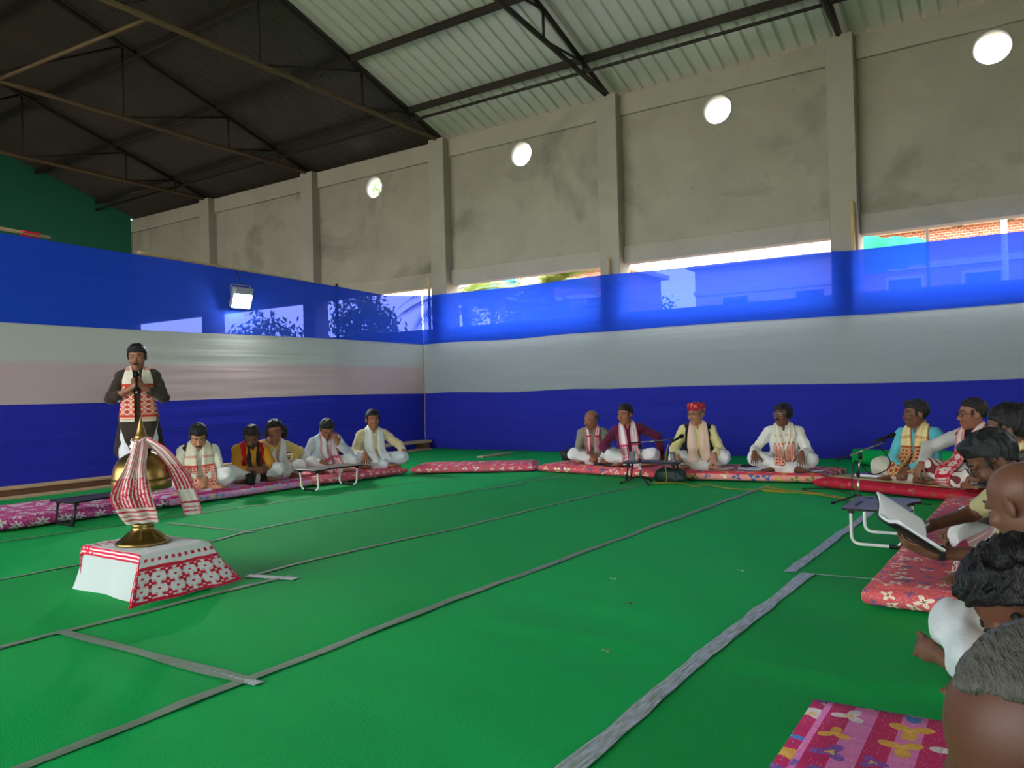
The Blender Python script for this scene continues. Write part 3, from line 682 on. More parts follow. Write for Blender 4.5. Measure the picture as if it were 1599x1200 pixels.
# ------------------------------------------------------------------ folding lap tables
M_tube_w = plain('white lacquered tube', srgb(226, 226, 220), 0.35, var=.03); M_black = plain('black plastic', srgb(22, 22, 24), 0.5); M_blackmetal = plain('black lacquered tube', srgb(30, 30, 32), .4)
def lap_table(label, loc, rz, W, D, H, topmat, legmat, sleeve=True, foot='bar', rimmat=None, slots=True, splay=.03):
    """local: X long side, Y depth (front = -Y), concave bite in the front edge"""
    root = empty('folding_lap_table', loc, rz, label=label, cat='table')
    pts = []; r = .05; hx, hy = W / 2, D / 2
    def arc(cx, cy, a0, a1, rr, n=6): return [(cx + rr * math.cos(math.radians(a0 + (a1 - a0) * k / n)), cy + rr * math.sin(math.radians(a0 + (a1 - a0) * k / n))) for k in range(n + 1)]
    pts += arc(hx - r, hy - r, 0, 90, r) + arc(-hx + r, hy - r, 90, 180, r) + arc(-hx + r, -hy + r, 180, 270, r)
    for k in range(13):
        t = k / 12; pts.append((-hx * .62 + t * hx * 1.24, -hy + .06 * math.sin(math.pi * t) ** .8))
    pts += arc(hx - r, -hy + r, 270, 360, r)
    n = len(pts); th = .014
    v = [(x, y, H) for x, y in pts] + [(x, y, H - th) for x, y in pts]
    f = [tuple(range(n)), tuple(range(2 * n - 1, n - 1, -1))] + [(k, n + k, n + (k + 1) % n, (k + 1) % n) for k in range(n)]
    top = mesh_obj('tabletop', v, f, topmat, root); m = top.modifiers.new('bevel', 'BEVEL'); m.width = .004; m.segments = 2
    rv = [(x * 1.006, y * 1.006, z) for z in (H - .002, H - th - .003) for x, y in pts]
    mesh_obj('edge_band', rv, [(k, n + k, n + (k + 1) % n, (k + 1) % n) for k in range(n)], rimmat or M_black, top)
    if slots:
        box('tablet_slot', -hx * .62, hx * .1, hy * .62, hy * .70, H, H + .0015, M_black, top)
        mesh_obj('cup_recess', [(hx * .7 + .035 * math.cos(a), hy * .55 + .035 * math.sin(a), H + .0015) for a in [k * .3927 for k in range(16)]], [tuple(range(16))], M_black, top)
    for s in (-1, 1):
        x = s * (hx - .07); xb = s * (hx - .07 + splay); R = .011; z0 = .013; ya, yb = -hy + .06, hy - .05
        path = fillet([(x, ya, H - th), (xb, ya, z0), (xb, yb, z0), (x, yb, H - th)], .06, 6)
        leg = tube('leg', path, R, legmat, root, 10)
        if sleeve:
            tube('leg_sleeve', fillet([(xb, ya, z0 + .07), (xb, ya, z0), (xb, ya + .08, z0)], .055, 6), R * 1.35, M_black, leg, 10)
        for yy in (ya, yb): box('hinge_bracket', x - .018, x + .018, yy - .018, yy + .018, H - th - .028, H - th, M_black, leg, .003)
        if foot == 'sleeve': tube('foot_grip', [(xb, ya + .05, z0), (xb, yb - .05, z0)], R * 1.3, M_black, leg, 10)
    return root
M_top_brown = Mat('worn brown laminate', .35, spec=.5); _n = M_top_brown.noise(3, 4); M_top_brown.color(M_top_brown.mix(_n, srgb(96, 88, 76), srgb(132, 122, 106))); M_top_brown = M_top_brown.m
M_top_black = plain('dark laminate', srgb(38, 36, 36), .35, spec=.5); M_top_grey = plain('slate grey laminate', srgb(118, 118, 134), .45, var=.05)
M_top_char = plain('charcoal laminate', srgb(62, 58, 62), .35)
lap_table('brown folding lap table with white legs before the man hiding his face', (-6.98, 6.50, .008), math.radians(90), .78, .40, .25, M_top_brown, M_tube_w, False, 'sleeve', slots=False, splay=-.02)
lap_table('charcoal folding lap table with dark legs left of the brass stand', (-7.18, 3.88, .008), math.radians(90), .76, .42, .225, M_top_char, M_blackmetal, True)
lap_table('low black folding lap table holding two glasses in front of red-capped man', (-3.70, 8.46, .008), math.radians(12), .66, .34, .235, M_top_black, M_blackmetal, True)
lap_table('slate grey folding lap table with white and black legs at the right', (-0.87, 5.86, .008), math.radians(90), .64, .42, .26, M_top_grey, M_tube_w, True, splay=.0)
# white feet and struts of the black table show: two glasses on it
M_glass = Mat('drinking glass', .05, spec=.5); M_glass.b.inputs['Transmission Weight'].default_value = .85; M_glass.b.inputs['Base Color'].default_value = (.92, .95, .95, 1); M_glass = M_glass.m
for (x, y, lb) in ((-3.93, 8.42, 'clear drinking glass at the left end of the black lap table'), (-3.47, 8.52, 'clear drinking glass at the right end of the black lap table')):
    g = lathe('drinking_glass', [(.026, 0), (.028, .004), (.034, .11), (.031, .11), (.026, .01), (.002, .008)], M_glass, None, 20); g.location = (x, y, .245); tag(g, lb, 'glass', None)

# ------------------------------------------------------------------ microphones on boom stands
M_chrome = Mat('chromed tube', .25, .9); M_chrome.color(srgb(176, 176, 178)); M_chrome = M_chrome.m
M_mesh = plain('black microphone grille', srgb(20, 20, 22), .55, .4); M_cable = plain('black cable', srgb(20, 22, 20), .5); M_cable_y = plain('yellow cable', srgb(150, 132, 30), .5); M_cable_g = plain('green cable', srgb(30, 110, 90), .5)
def mic_stand(label, base, top, boom0, boom1, mic0, mic1, miclabel):
    b = Vector(base); t = Vector(top); root = empty('microphone_stand', b, label=label, cat='mic stand'); L = lambda p: tuple(Vector(p) - b)
    tube('pole', [(0, 0, .05), (0, 0, (t - b).z * .62)], .011, M_chrome, root, 10); tube('upper_pole', [(0, 0, (t - b).z * .60), L(t)], .008, M_chrome, root, 10)
    tube('height_clutch', [(0, 0, (t - b).z * .57), (0, 0, (t - b).z * .66)], .016, M_black, root, 10)
    for k in range(3):
        a = math.radians(200 + 120 * k); e = Vector((math.cos(a) * .22, math.sin(a) * .22, .012))
        lg = tube('leg', [(0, 0, .09), tuple(e * .5 + Vector((0, 0, .045))), tuple(e)], .0085, M_black, root, 8)
        tube('rubber_foot', [tuple(e * .93 + Vector((0, 0, .004))), tuple(e * 1.06)], .013, M_black, lg, 8)
    tube('boom_arm', [L(boom0), L(boom1)], .007, M_chrome, root, 10); tube('boom_grip', [L(boom0), L(Vector(boom0).lerp(Vector(boom1), .25))], .0085, M_black, root, 8)
    tube('boom_knuckle', [L(t - Vector((0, 0, .03))), L(t + Vector((0, 0, .02)))], .018, M_black, root, 10)
    m0, m1 = Vector(mic0), Vector(mic1); tube('mic_clip', [L(boom1), L(m0.lerp(m1, .35))], .012, M_black, root, 8)
    mc = empty('microphone', m0, label=miclabel, cat='microphone'); d = m1 - m0
    tube('handle', [(0, 0, 0), tuple(d * .72)], [.010, .0145], M_black, mc, 12)
    tube('grille', [tuple(d * (.70 + .30 * k / 6)) for k in range(7)], [.016, .022, .0245, .0245, .022, .016, .006], M_mesh, mc, 14)
    return root
mic_stand('boom microphone stand beside the slate grey table', (-1.31, 7.51, .008), (-1.29, 7.52, .45), (-1.46, 7.40, .41), (-1.10, 7.645, .565), (-1.19, 7.59, .565), (-1.02, 7.70, .635), 'black microphone pointing at the man in turquoise')
mic_stand('boom microphone stand in front of the red-capped man', (-3.74, 8.20, .008), (-3.74, 8.20, .44), (-3.83, 8.15, .475), (-3.44, 8.42, .505), (-3.47, 8.41, .455), (-3.32, 8.49, .555), 'black microphone pointing at the red-capped man')
def cable(name, pts, r, mat, label):
    P = [Vector(p) for p in pts]; out = []
    for k in range(len(P) - 1):
        p0, p1, p2, p3 = P[max(k - 1, 0)], P[k], P[k + 1], P[min(k + 2, len(P) - 1)]
        for q in range(8):
            t = q / 8; out.append(0.5 * ((2 * p1) + (p2 - p0) * t + (2 * p0 - 5 * p1 + 4 * p2 - p3) * t * t + (3 * p1 - p0 - 3 * p2 + p3) * t ** 3))
    out.append(P[-1]); o = tube(name, out, r, mat, None, 6); return tag(o, label, 'cable')
cable('cable', [(-3.48, 8.41, .45), (-3.5, 8.36, .25), (-3.48, 8.32, .03), (-3.62, 8.27, .02), (-3.33, 8.34, .02), (-3.05, 8.1, .02), (-3.0, 8.32, .02), (-2.66, 8.07, .02), (-2.28, 8.12, .02), (-1.9, 8.12, .02), (-1.55, 7.87, .02), (-1.25, 7.6, .02)], .0055, M_cable_y, 'yellow cable trailing over the carpet between both microphone stands')
cable('cable', [(-1.19, 7.59, .55), (-1.1, 7.62, .47), (-1.06, 7.6, .35), (-1.2, 7.55, .28), (-1.33, 7.5, .40), (-1.36, 7.49, .2), (-1.34, 7.47, .03), (-1.7, 8.0, .02), (-1.99, 8.3, .02), (-1.75, 8.42, .02), (-1.41, 8.0, .02), (-1.09, 7.72, .02), (-.75, 7.68, .02)], .0055, M_cable, 'thin black cable looping off the right microphone stand')
cable('cable', [(-2.4, 8.35, .02), (-2.1, 8.15, .02), (-2.3, 8.02, .02), (-1.8, 7.98, .02), (-1.5, 7.75, .02)], .006, M_cable_y, 'short yellow cable coil on the carpet before the crimson mattress')

# ------------------------------------------------------------------ bags, papers and other small things
def soft_blob(name, loc, r, mat, label, cat, rz=0, seed=1.0, flat=.35, parent=None):
    bm = bmesh.new(); bmesh.ops.create_icosphere(bm, subdivisions=4, radius=1)
    for v in bm.verts:
        p = v.co.copy(); q = Vector((math.copysign(abs(p.x) ** .7, p.x), math.copysign(abs(p.y) ** .7, p.y), math.copysign(abs(p.z) ** .75, p.z)))
        k = 1 + .13 * noise3(p * 2.0 + Vector((seed, 0, 0))) + .05 * noise3(p * 6 + Vector((seed, 3, 0))); v.co = Vector((q.x * r[0] * k, q.y * r[1] * k, max(q.z * r[2] * k, -r[2] * .8)))
    o = bm_obj(name, bm, mat, parent, True); o.location = (loc[0], loc[1], loc[2] + r[2] * .8); o.rotation_euler.z = rz
    return tag(o, label, cat) if label else o
M_bagblack = plain('black nylon', srgb(26, 26, 30), .6, bump=.3); M_baggreen = plain('dark green nylon', srgb(28, 52, 46), .5, bump=.3)
bg = empty('handbag', (-5.42, 9.62, .11), math.radians(10), label='black handbag left of the man in a grey kurta', cat='bag')
soft_blob('bag_body', (0, 0, 0), (.17, .09, .085), M_bagblack, None, None, parent=bg); soft_blob('front_pocket', (.13, -.04, 0), (.08, .07, .08), plain('grey nylon', srgb(80, 80, 82)), None, None, seed=4, parent=bg)
tube('strap', fillet([(-.12, 0, .12), (-.08, .02, .2), (.08, .02, .2), (.12, 0, .12)], .05), .008, M_bagblack, bg, 8)
bg = empty('shoulder_bag', (-3.50, 8.50, .008), math.radians(-8), label='dark green bag slumped under the black lap table', cat='bag')
soft_blob('bag_body', (0, 0, 0), (.20, .09, .085), M_baggreen, None, None, seed=2, parent=bg); tube('strap', fillet([(-.17, -.03, .05), (-.05, -.06, .19), (.12, -.03, .12), (.24, -.06, .015)], .05), .007, M_black, bg, 8)
bg = empty('pouch_bag', (-7.46, 5.74, .108), math.radians(-20), label='black pouch standing between the knees of the man in yellow', cat='bag')
soft_blob('bag_body', (0, 0, 0), (.075, .05, .075), M_bagblack, None, None, seed=7, parent=bg); tube('zip', [(-.05, -.052, .10), (.05, -.052, .10)], .004, M_chrome, bg, 6)
soft_blob('shoulder_pouch', (-4.42, 9.02, .108), (.2, .06, .022), M_bagblack, 'flat black pouch on the mattress before the man in maroon', 'pouch', .15, 3)
soft_blob('sunglasses_case', (-4.72, 9.05, .108), (.06, .035, .02), M_bagblack, 'small black case on the coral mattress edge', 'case', .1, 9)
soft_blob('rolled_pouch', (-2.42, 9.12, .108), (.085, .05, .038), M_bagblack, 'rounded black pouch by the bare feet of the man in white', 'pouch', -.2, 5)
soft_blob('spectacle_case', (-2.88, 9.45, .108), (.09, .035, .02), M_bagblack, 'slim black case on the salmon mattress behind the papers', 'case', .1, 6)
M_paper = plain('white paper', srgb(226, 228, 230), .8, var=.03)
def sheet_paper(x, y, z, w, d, rz, label, lift=.03):
    o = grid_obj('paper_sheet', lambda u, v: ((u - .5) * w, (v - .5) * d, lift * (u - .3) ** 2 + .006 * noise3((u * 3, v * 3, x))), 10, 8, M_paper, solid=.0015); o.location = (x, y, z); o.rotation_euler.z = rz
    return tag(o, label, 'paper')
sheet_paper(-2.78, 9.22, .116, .30, .20, .3, 'white sheets of paper before the man in white, left one')
sheet_paper(-2.62, 9.10, .120, .28, .20, -.3, 'white paper nearest the black pouch before the man in white')
sheet_paper(-2.10, 9.15, .116, .30, .20, .1, 'white paper lying right of the man in white')
sheet_paper(-3.05, 9.05, .118, .22, .18, .1, 'white paper beside the knee of the red-capped man', .05)
M_purple = plain('purple book cover', srgb(120, 92, 160), .6)
bk = empty('book', (-1.38, 8.72, .128), math.radians(-12), label='purple covered books lying on the straw mat', cat='book')
box('cover', -.16, .16, -.07, .07, 0, .03, M_purple, bk, .004); box('pages', -.155, .155, -.072, -.064, .004, .026, M_paper, bk)

# ------------------------------------------------------------------ people: bodies grown from an implicit surface
def rotx(a): c, s = math.cos(a), math.sin(a); return np.array([[1, 0, 0], [0, c, -s], [0, s, c]])
def roty(a): c, s = math.cos(a), math.sin(a); return np.array([[c, 0, s], [0, 1, 0], [-s, 0, c]])
def rotz(a): c, s = math.cos(a), math.sin(a); return np.array([[c, -s, 0], [s, c, 0], [0, 0, 1]])
A3 = lambda *p: np.array(p, float)
class Field:
    def __init__(s, lo, hi, h):
        s.lo, s.h = np.array(lo, float), h; s.n = np.ceil((np.array(hi) - s.lo) / h).astype(int) + 1
        s.D = np.full(s.n, 0.3, np.float32); s.ax = [(s.lo[i] + h * np.arange(s.n[i])).astype(np.float32) for i in range(3)]
    def copy(s):
        f = object.__new__(Field); f.lo, f.h, f.n, f.ax = s.lo, s.h, s.n, s.ax; f.D = s.D.copy(); return f
    def _sub(s, lo, hi):
        a = np.clip(np.floor((np.array(lo) - s.lo) / s.h).astype(int), 0, s.n); b = np.clip(np.ceil((np.array(hi) - s.lo) / s.h).astype(int) + 1, 0, s.n)
        if (b <= a).any(): return None
        sl = tuple(slice(a[i], b[i]) for i in range(3))
        return sl, (s.ax[0][sl[0]][:, None, None], s.ax[1][sl[1]][None, :, None], s.ax[2][sl[2]][None, None, :])
    def _blend(s, sl, d, k, sub=False):
        D = s.D[sl]
        if sub:
            h = np.clip(.5 - .5 * (D + d) / k, 0, 1); s.D[sl] = D * (1 - h) - d * h + k * h * (1 - h)
        else:
            h = np.clip(.5 + .5 * (D - d) / k, 0, 1); s.D[sl] = D * (1 - h) + d * h - k * h * (1 - h)
    def cap(s, a, b, ra, rb, k=.02, sub=False, m=.05):
        a, b = np.asarray(a, float), np.asarray(b, float); r = max(ra, rb) + m + k
        q = s._sub(np.minimum(a, b) - r, np.maximum(a, b) + r)
        if q is None: return s
        sl, (X, Y, Z) = q; ba = b - a; L = max(ba @ ba, 1e-9)
        px, py, pz = X - a[0], Y - a[1], Z - a[2]; t = np.clip((px * ba[0] + py * ba[1] + pz * ba[2]) / L, 0, 1)
        d = np.sqrt((px - t * ba[0]) ** 2 + (py - t * ba[1]) ** 2 + (pz - t * ba[2]) ** 2) - (ra + (rb - ra) * t)
        s._blend(sl, d, k, sub); return s
    def ell(s, c, r, R=None, k=.02, sub=False, m=.05):
        c, r = np.asarray(c, float), np.asarray(r, float); R = np.eye(3) if R is None else R
        e = np.abs(R) @ r + m + k; q = s._sub(c - e, c + e)
        if q is None: return s
        sl, (X, Y, Z) = q; p = (X - c[0], Y - c[1], Z - c[2])
        l = [p[0] * R[0, i] + p[1] * R[1, i] + p[2] * R[2, i] for i in range(3)]
        k0 = np.sqrt(sum((l[i] / r[i]) ** 2 for i in range(3))); k1 = np.sqrt(sum((l[i] / r[i] ** 2) ** 2 for i in range(3)))
        s._blend(sl, k0 * (k0 - 1) / np.maximum(k1, 1e-6), k, sub); return s
    def local(s, o, R):
        X, Y, Z = s.ax[0][:, None, None] - o[0], s.ax[1][None, :, None] - o[1], s.ax[2][None, None, :] - o[2]
        return [X * R[0, i] + Y * R[1, i] + Z * R[2, i] for i in range(3)]
    def folds(s, amp, freq, seed=0., ax=(1., .4, .5)):
        X, Y, Z = s.ax[0][:, None, None], s.ax[1][None, :, None], s.ax[2][None, None, :]
        s.D += amp * np.sin(freq * (ax[0] * X + ax[1] * Y + ax[2] * Z) + 2.2 * np.sin(9 * Y + 7 * Z + seed) + seed) + amp * .6 * np.sin(freq * 1.7 * (X * ax[2] - Z * ax[0]) + 2 * np.sin(11 * X + seed))
        return s
    def clip_z(s, z): s.D = np.maximum(s.D, z - s.ax[2][None, None, :]); return s
    def sample(s, P):
        q = (np.asarray(P, float) - s.lo) / s.h; q = np.clip(q, 0, s.n - 1.001); i = q.astype(int); f = q - i; out = 0
        for dx in (0, 1):
            for dy in (0, 1):
                for dz in (0, 1):
                    w = (f[..., 0] if dx else 1 - f[..., 0]) * (f[..., 1] if dy else 1 - f[..., 1]) * (f[..., 2] if dz else 1 - f[..., 2])
                    out = out + w * s.D[i[..., 0] + dx, i[..., 1] + dy, i[..., 2] + dz]
        return out
    def grad(s, P, e=.008):
        g = np.stack([s.sample(P + e * np.eye(3)[i]) - s.sample(P - e * np.eye(3)[i]) for i in range(3)], -1)
        return g / np.maximum(np.linalg.norm(g, axis=-1, keepdims=True), 1e-6)
    def mesh(s):
        """naive surface nets"""
        D = s.D; I = D < 0; nx, ny, nz = s.n
        cnt = np.zeros((nx - 1, ny - 1, nz - 1), np.int8)
        for dx in (0, 1):
            for dy in (0, 1):
                for dz in (0, 1): cnt += I[dx:nx - 1 + dx, dy:ny - 1 + dy, dz:nz - 1 + dz]
        act = np.argwhere((cnt > 0) & (cnt < 8)); idx = np.full(cnt.shape, -1, np.int32); idx[tuple(act.T)] = np.arange(len(act))
        acc = np.zeros((len(act), 3)); num = np.zeros(len(act)); cs = [A3(a, b, c).astype(int) for a in (0, 1) for b in (0, 1) for c in (0, 1)]
        vals = {tuple(c): D[act[:, 0] + c[0], act[:, 1] + c[1], act[:, 2] + c[2]] for c in cs}
        for c in cs:
            for a in range(3):
                if c[a] == 0:
                    e = c.copy(); e[a] = 1; v0, v1 = vals[tuple(c)], vals[tuple(e)]; m = (v0 < 0) != (v1 < 0)
                    t = np.where(m, v0 / np.where(np.abs(v0 - v1) < 1e-9, 1, v0 - v1), 0); p = np.repeat(c[None].astype(float), len(act), 0); p[:, a] = t
                    acc += p * m[:, None]; num += m
        V = s.lo + s.h * (act + acc / np.maximum(num, 1)[:, None]); faces = []
        for a in range(3):
            b, c = (a + 1) % 3, (a + 2) % 3; sl0 = [slice(1, -1)] * 3; sl1 = [slice(1, -1)] * 3; sl0[a] = slice(0, -1); sl1[a] = slice(1, None)
            i0, i1 = I[tuple(sl0)], I[tuple(sl1)]; e = np.argwhere(i0 != i1)
            if len(e) == 0: continue
            off = np.array([1, 1, 1]); off[a] = 0; g = e + off; flip = i0[tuple(e.T)]
            def cell(db, dc): q = g.copy(); q[:, b] -= db; q[:, c] -= dc; return idx[tuple(q.T)]
            q = np.stack([cell(1, 1), cell(0, 1), cell(0, 0), cell(1, 0)], 1); q[~flip] = q[~flip][:, ::-1]; faces.append(q)
        F = np.concatenate(faces) if faces else np.zeros((0, 4), int); F = F[(F >= 0).all(1)]
        return V, F
def field_obj(name, f, mat, parent, relax=1):
    V, F = f.mesh()
    for _ in range(relax):       # gentle smoothing along mesh edges
        acc = np.zeros_like(V); n = np.zeros(len(V))
        for i in range(4):
            a, b = F[:, i], F[:, (i + 1) % 4]; np.add.at(acc, a, V[b]); np.add.at(n, a, 1)
        V = V * .5 + .5 * np.where(n[:, None] > 0, acc / np.maximum(n, 1)[:, None], V)
    me = bpy.data.meshes.new(name); me.vertices.add(len(V)); me.vertices.foreach_set('co', V.astype(np.float32).ravel())
    me.loops.add(len(F) * 4); me.loops.foreach_set('vertex_index', F.astype(np.int32).ravel()); me.polygons.add(len(F))
    me.polygons.foreach_set('loop_start', np.arange(0, len(F) * 4, 4, dtype=np.int32)); me.polygons.foreach_set('use_smooth', np.ones(len(F), bool))
    me.update(calc_edges=True); me.validate(); me.materials.append(mat)
    o = bpy.data.objects.new(name, me); COL.objects.link(o); o.parent = parent; return o

_mats = {}
def cmat(kind, c, **k):
    key = (kind, c)
    if key not in _mats:
        if kind == 'skin':
            m = Mat('skin', 0.5, spec=0.4); m.color(m.mix(m.noise(22, 4, .6), srgb(*[v * .9 for v in c]), srgb(*c))); m.b.inputs['Subsurface Weight'].default_value = .12
            m.b.inputs['Subsurface Radius'].default_value = (.01, .004, .002); m.bump(m.noise(160, 2), .12, .002); _mats[key] = m.m
        elif kind == 'hair':
            m = Mat('hair', 0.45, spec=0.4); x, y, z = m.xyz(); n = m.noise(1.0, 3, .6, vec=m.vec(x * 60, y * 190, z * 60)); n2 = m.noise(18, 3, .6)
            m.color(m.mix(n, srgb(*[v * .55 for v in c]), srgb(*[min(255, v * 1.35 + 4) for v in c]))); m.bump(n + n2, .8, .012); _mats[key] = m.m
        else:
            m = Mat('woven cloth', 0.85, spec=0.15); m.color(m.mix(m.noise(5, 4, .6), srgb(*[v * .93 for v in c]), srgb(*[min(255, v * 1.03) for v in c])))
            m.b.inputs['Sheen Weight'].default_value = .15; m.bump(m.noise(16, 4, .6) + m.noise(220, 2) * .3, .35, .015); _mats[key] = m.m
    return _mats[key]
M_eye = plain('eye white', srgb(150, 136, 124), .3); M_iris = plain('dark iris', srgb(28, 18, 12), .2); M_lens = Mat('spectacle lens', .05)
M_lens.b.inputs['Base Color'].default_value = (.9, .92, .92, 1); M_lens.cloth_through if False else None
_o = [n for n in M_lens.nt.nodes if n.type == 'OUTPUT_MATERIAL'][0]; _t = M_lens.node('ShaderNodeBsdfTransparent'); _g = M_lens.node('ShaderNodeBsdfGlossy'); _g.inputs['Roughness'].default_value = .05
_x = M_lens.node('ShaderNodeMixShader'); _x.inputs[0].default_value = .1; M_lens.link(_t.outputs[0], _x.inputs[1]); M_lens.link(_g.outputs[0], _x.inputs[2]); M_lens.link(_x.outputs[0], _o.inputs[0]); M_lens = M_lens.m

def unit(v): v = np.asarray(v, float); return v / max(np.linalg.norm(v), 1e-9)
def ik(S0, W, pole, l1=.285, l2=.26):
    S0, W = np.asarray(S0, float), np.asarray(W, float); d = W - S0; L = np.linalg.norm(d)
    if L > (l1 + l2) * .995: W = S0 + d * (l1 + l2) * .995 / L; d = W - S0; L = np.linalg.norm(d)
    u = d / L; a = (l1 * l1 - l2 * l2 + L * L) / (2 * L); h = math.sqrt(max(l1 * l1 - a * a, 0)); p = np.asarray(pole, float); p = p - u * (p @ u)
    return S0 + u * a + unit(p) * h, W

def add_hand(f, W, d, n, side, curl=35, spread=.18, k=.006, sz=1.0, tcurl=20, r0=.0088):
    d = unit(d); n = np.asarray(n, float); n = unit(n - d * (n @ d)); s = np.cross(d, n) * (1 if side > 0 else -1); s = unit(s)   # s points to the thumb
    R = np.stack([d, s, n], 1); f.ell(W + d * .048 * sz, A3(.056, .042, .017) * sz, R, k=.012); f.cap(W - d * .02, W + d * .02, .026 * sz, .026 * sz, k=.015)
    for off, ln, sp in ((.031, .074, .9), (.0105, .084, .3), (-.0105, .078, -.3), (-.031, .062, -.9)):
        p = W + d * (.088 if abs(off) < .02 else .08) * sz + s * off * sz; a = 0.; dirn = unit(d + s * spread * sp)
        for j, fr in enumerate((.45, .32, .25)):
            a += math.radians(curl) * (.7, 1.0, .8)[j]; v = dirn * math.cos(a) + n * math.sin(a); q = p + v * ln * fr * sz
            f.cap(p, q, (r0 + .0006 - .0006 * j) * sz, (r0 - .0006 * j) * sz, k=k * .5); p = q
    p = W + d * .02 * sz + s * .034 * sz; v = unit(d * .75 + s * .75 + n * .25)
    for j, ln in enumerate((.04, .032, .026)):
        q = p + v * ln * sz; f.cap(p, q, (.0125 - .0015 * j) * sz, (.0112 - .0015 * j) * sz, k=k); p = q; v = unit(v + (d * .35 + n * .45 - s * .15) * math.radians(tcurl) * 1.6)

def eye_obj(parent, Rh, hc, side, HS):
    bm = bmesh.new(); bmesh.ops.create_uvsphere(bm, u_segments=14, v_segments=10, radius=.0118)
    for f in bm.faces:
        c = f.calc_center_median(); f.smooth = True; f.material_index = 1 if (c.x ** 2 + (c.z) ** 2 < .0072 ** 2 and c.y > 0) else 0
    o = bm_obj('eye', bm, M_eye, parent); o.data.materials.append(M_iris)
    p = hc + Rh @ (A3(side * .032, .0765, .013) * HS); o.matrix_local = Matrix.Translation(Vector(p)) @ Matrix([list(r) for r in Rh]).to_4x4(); return o

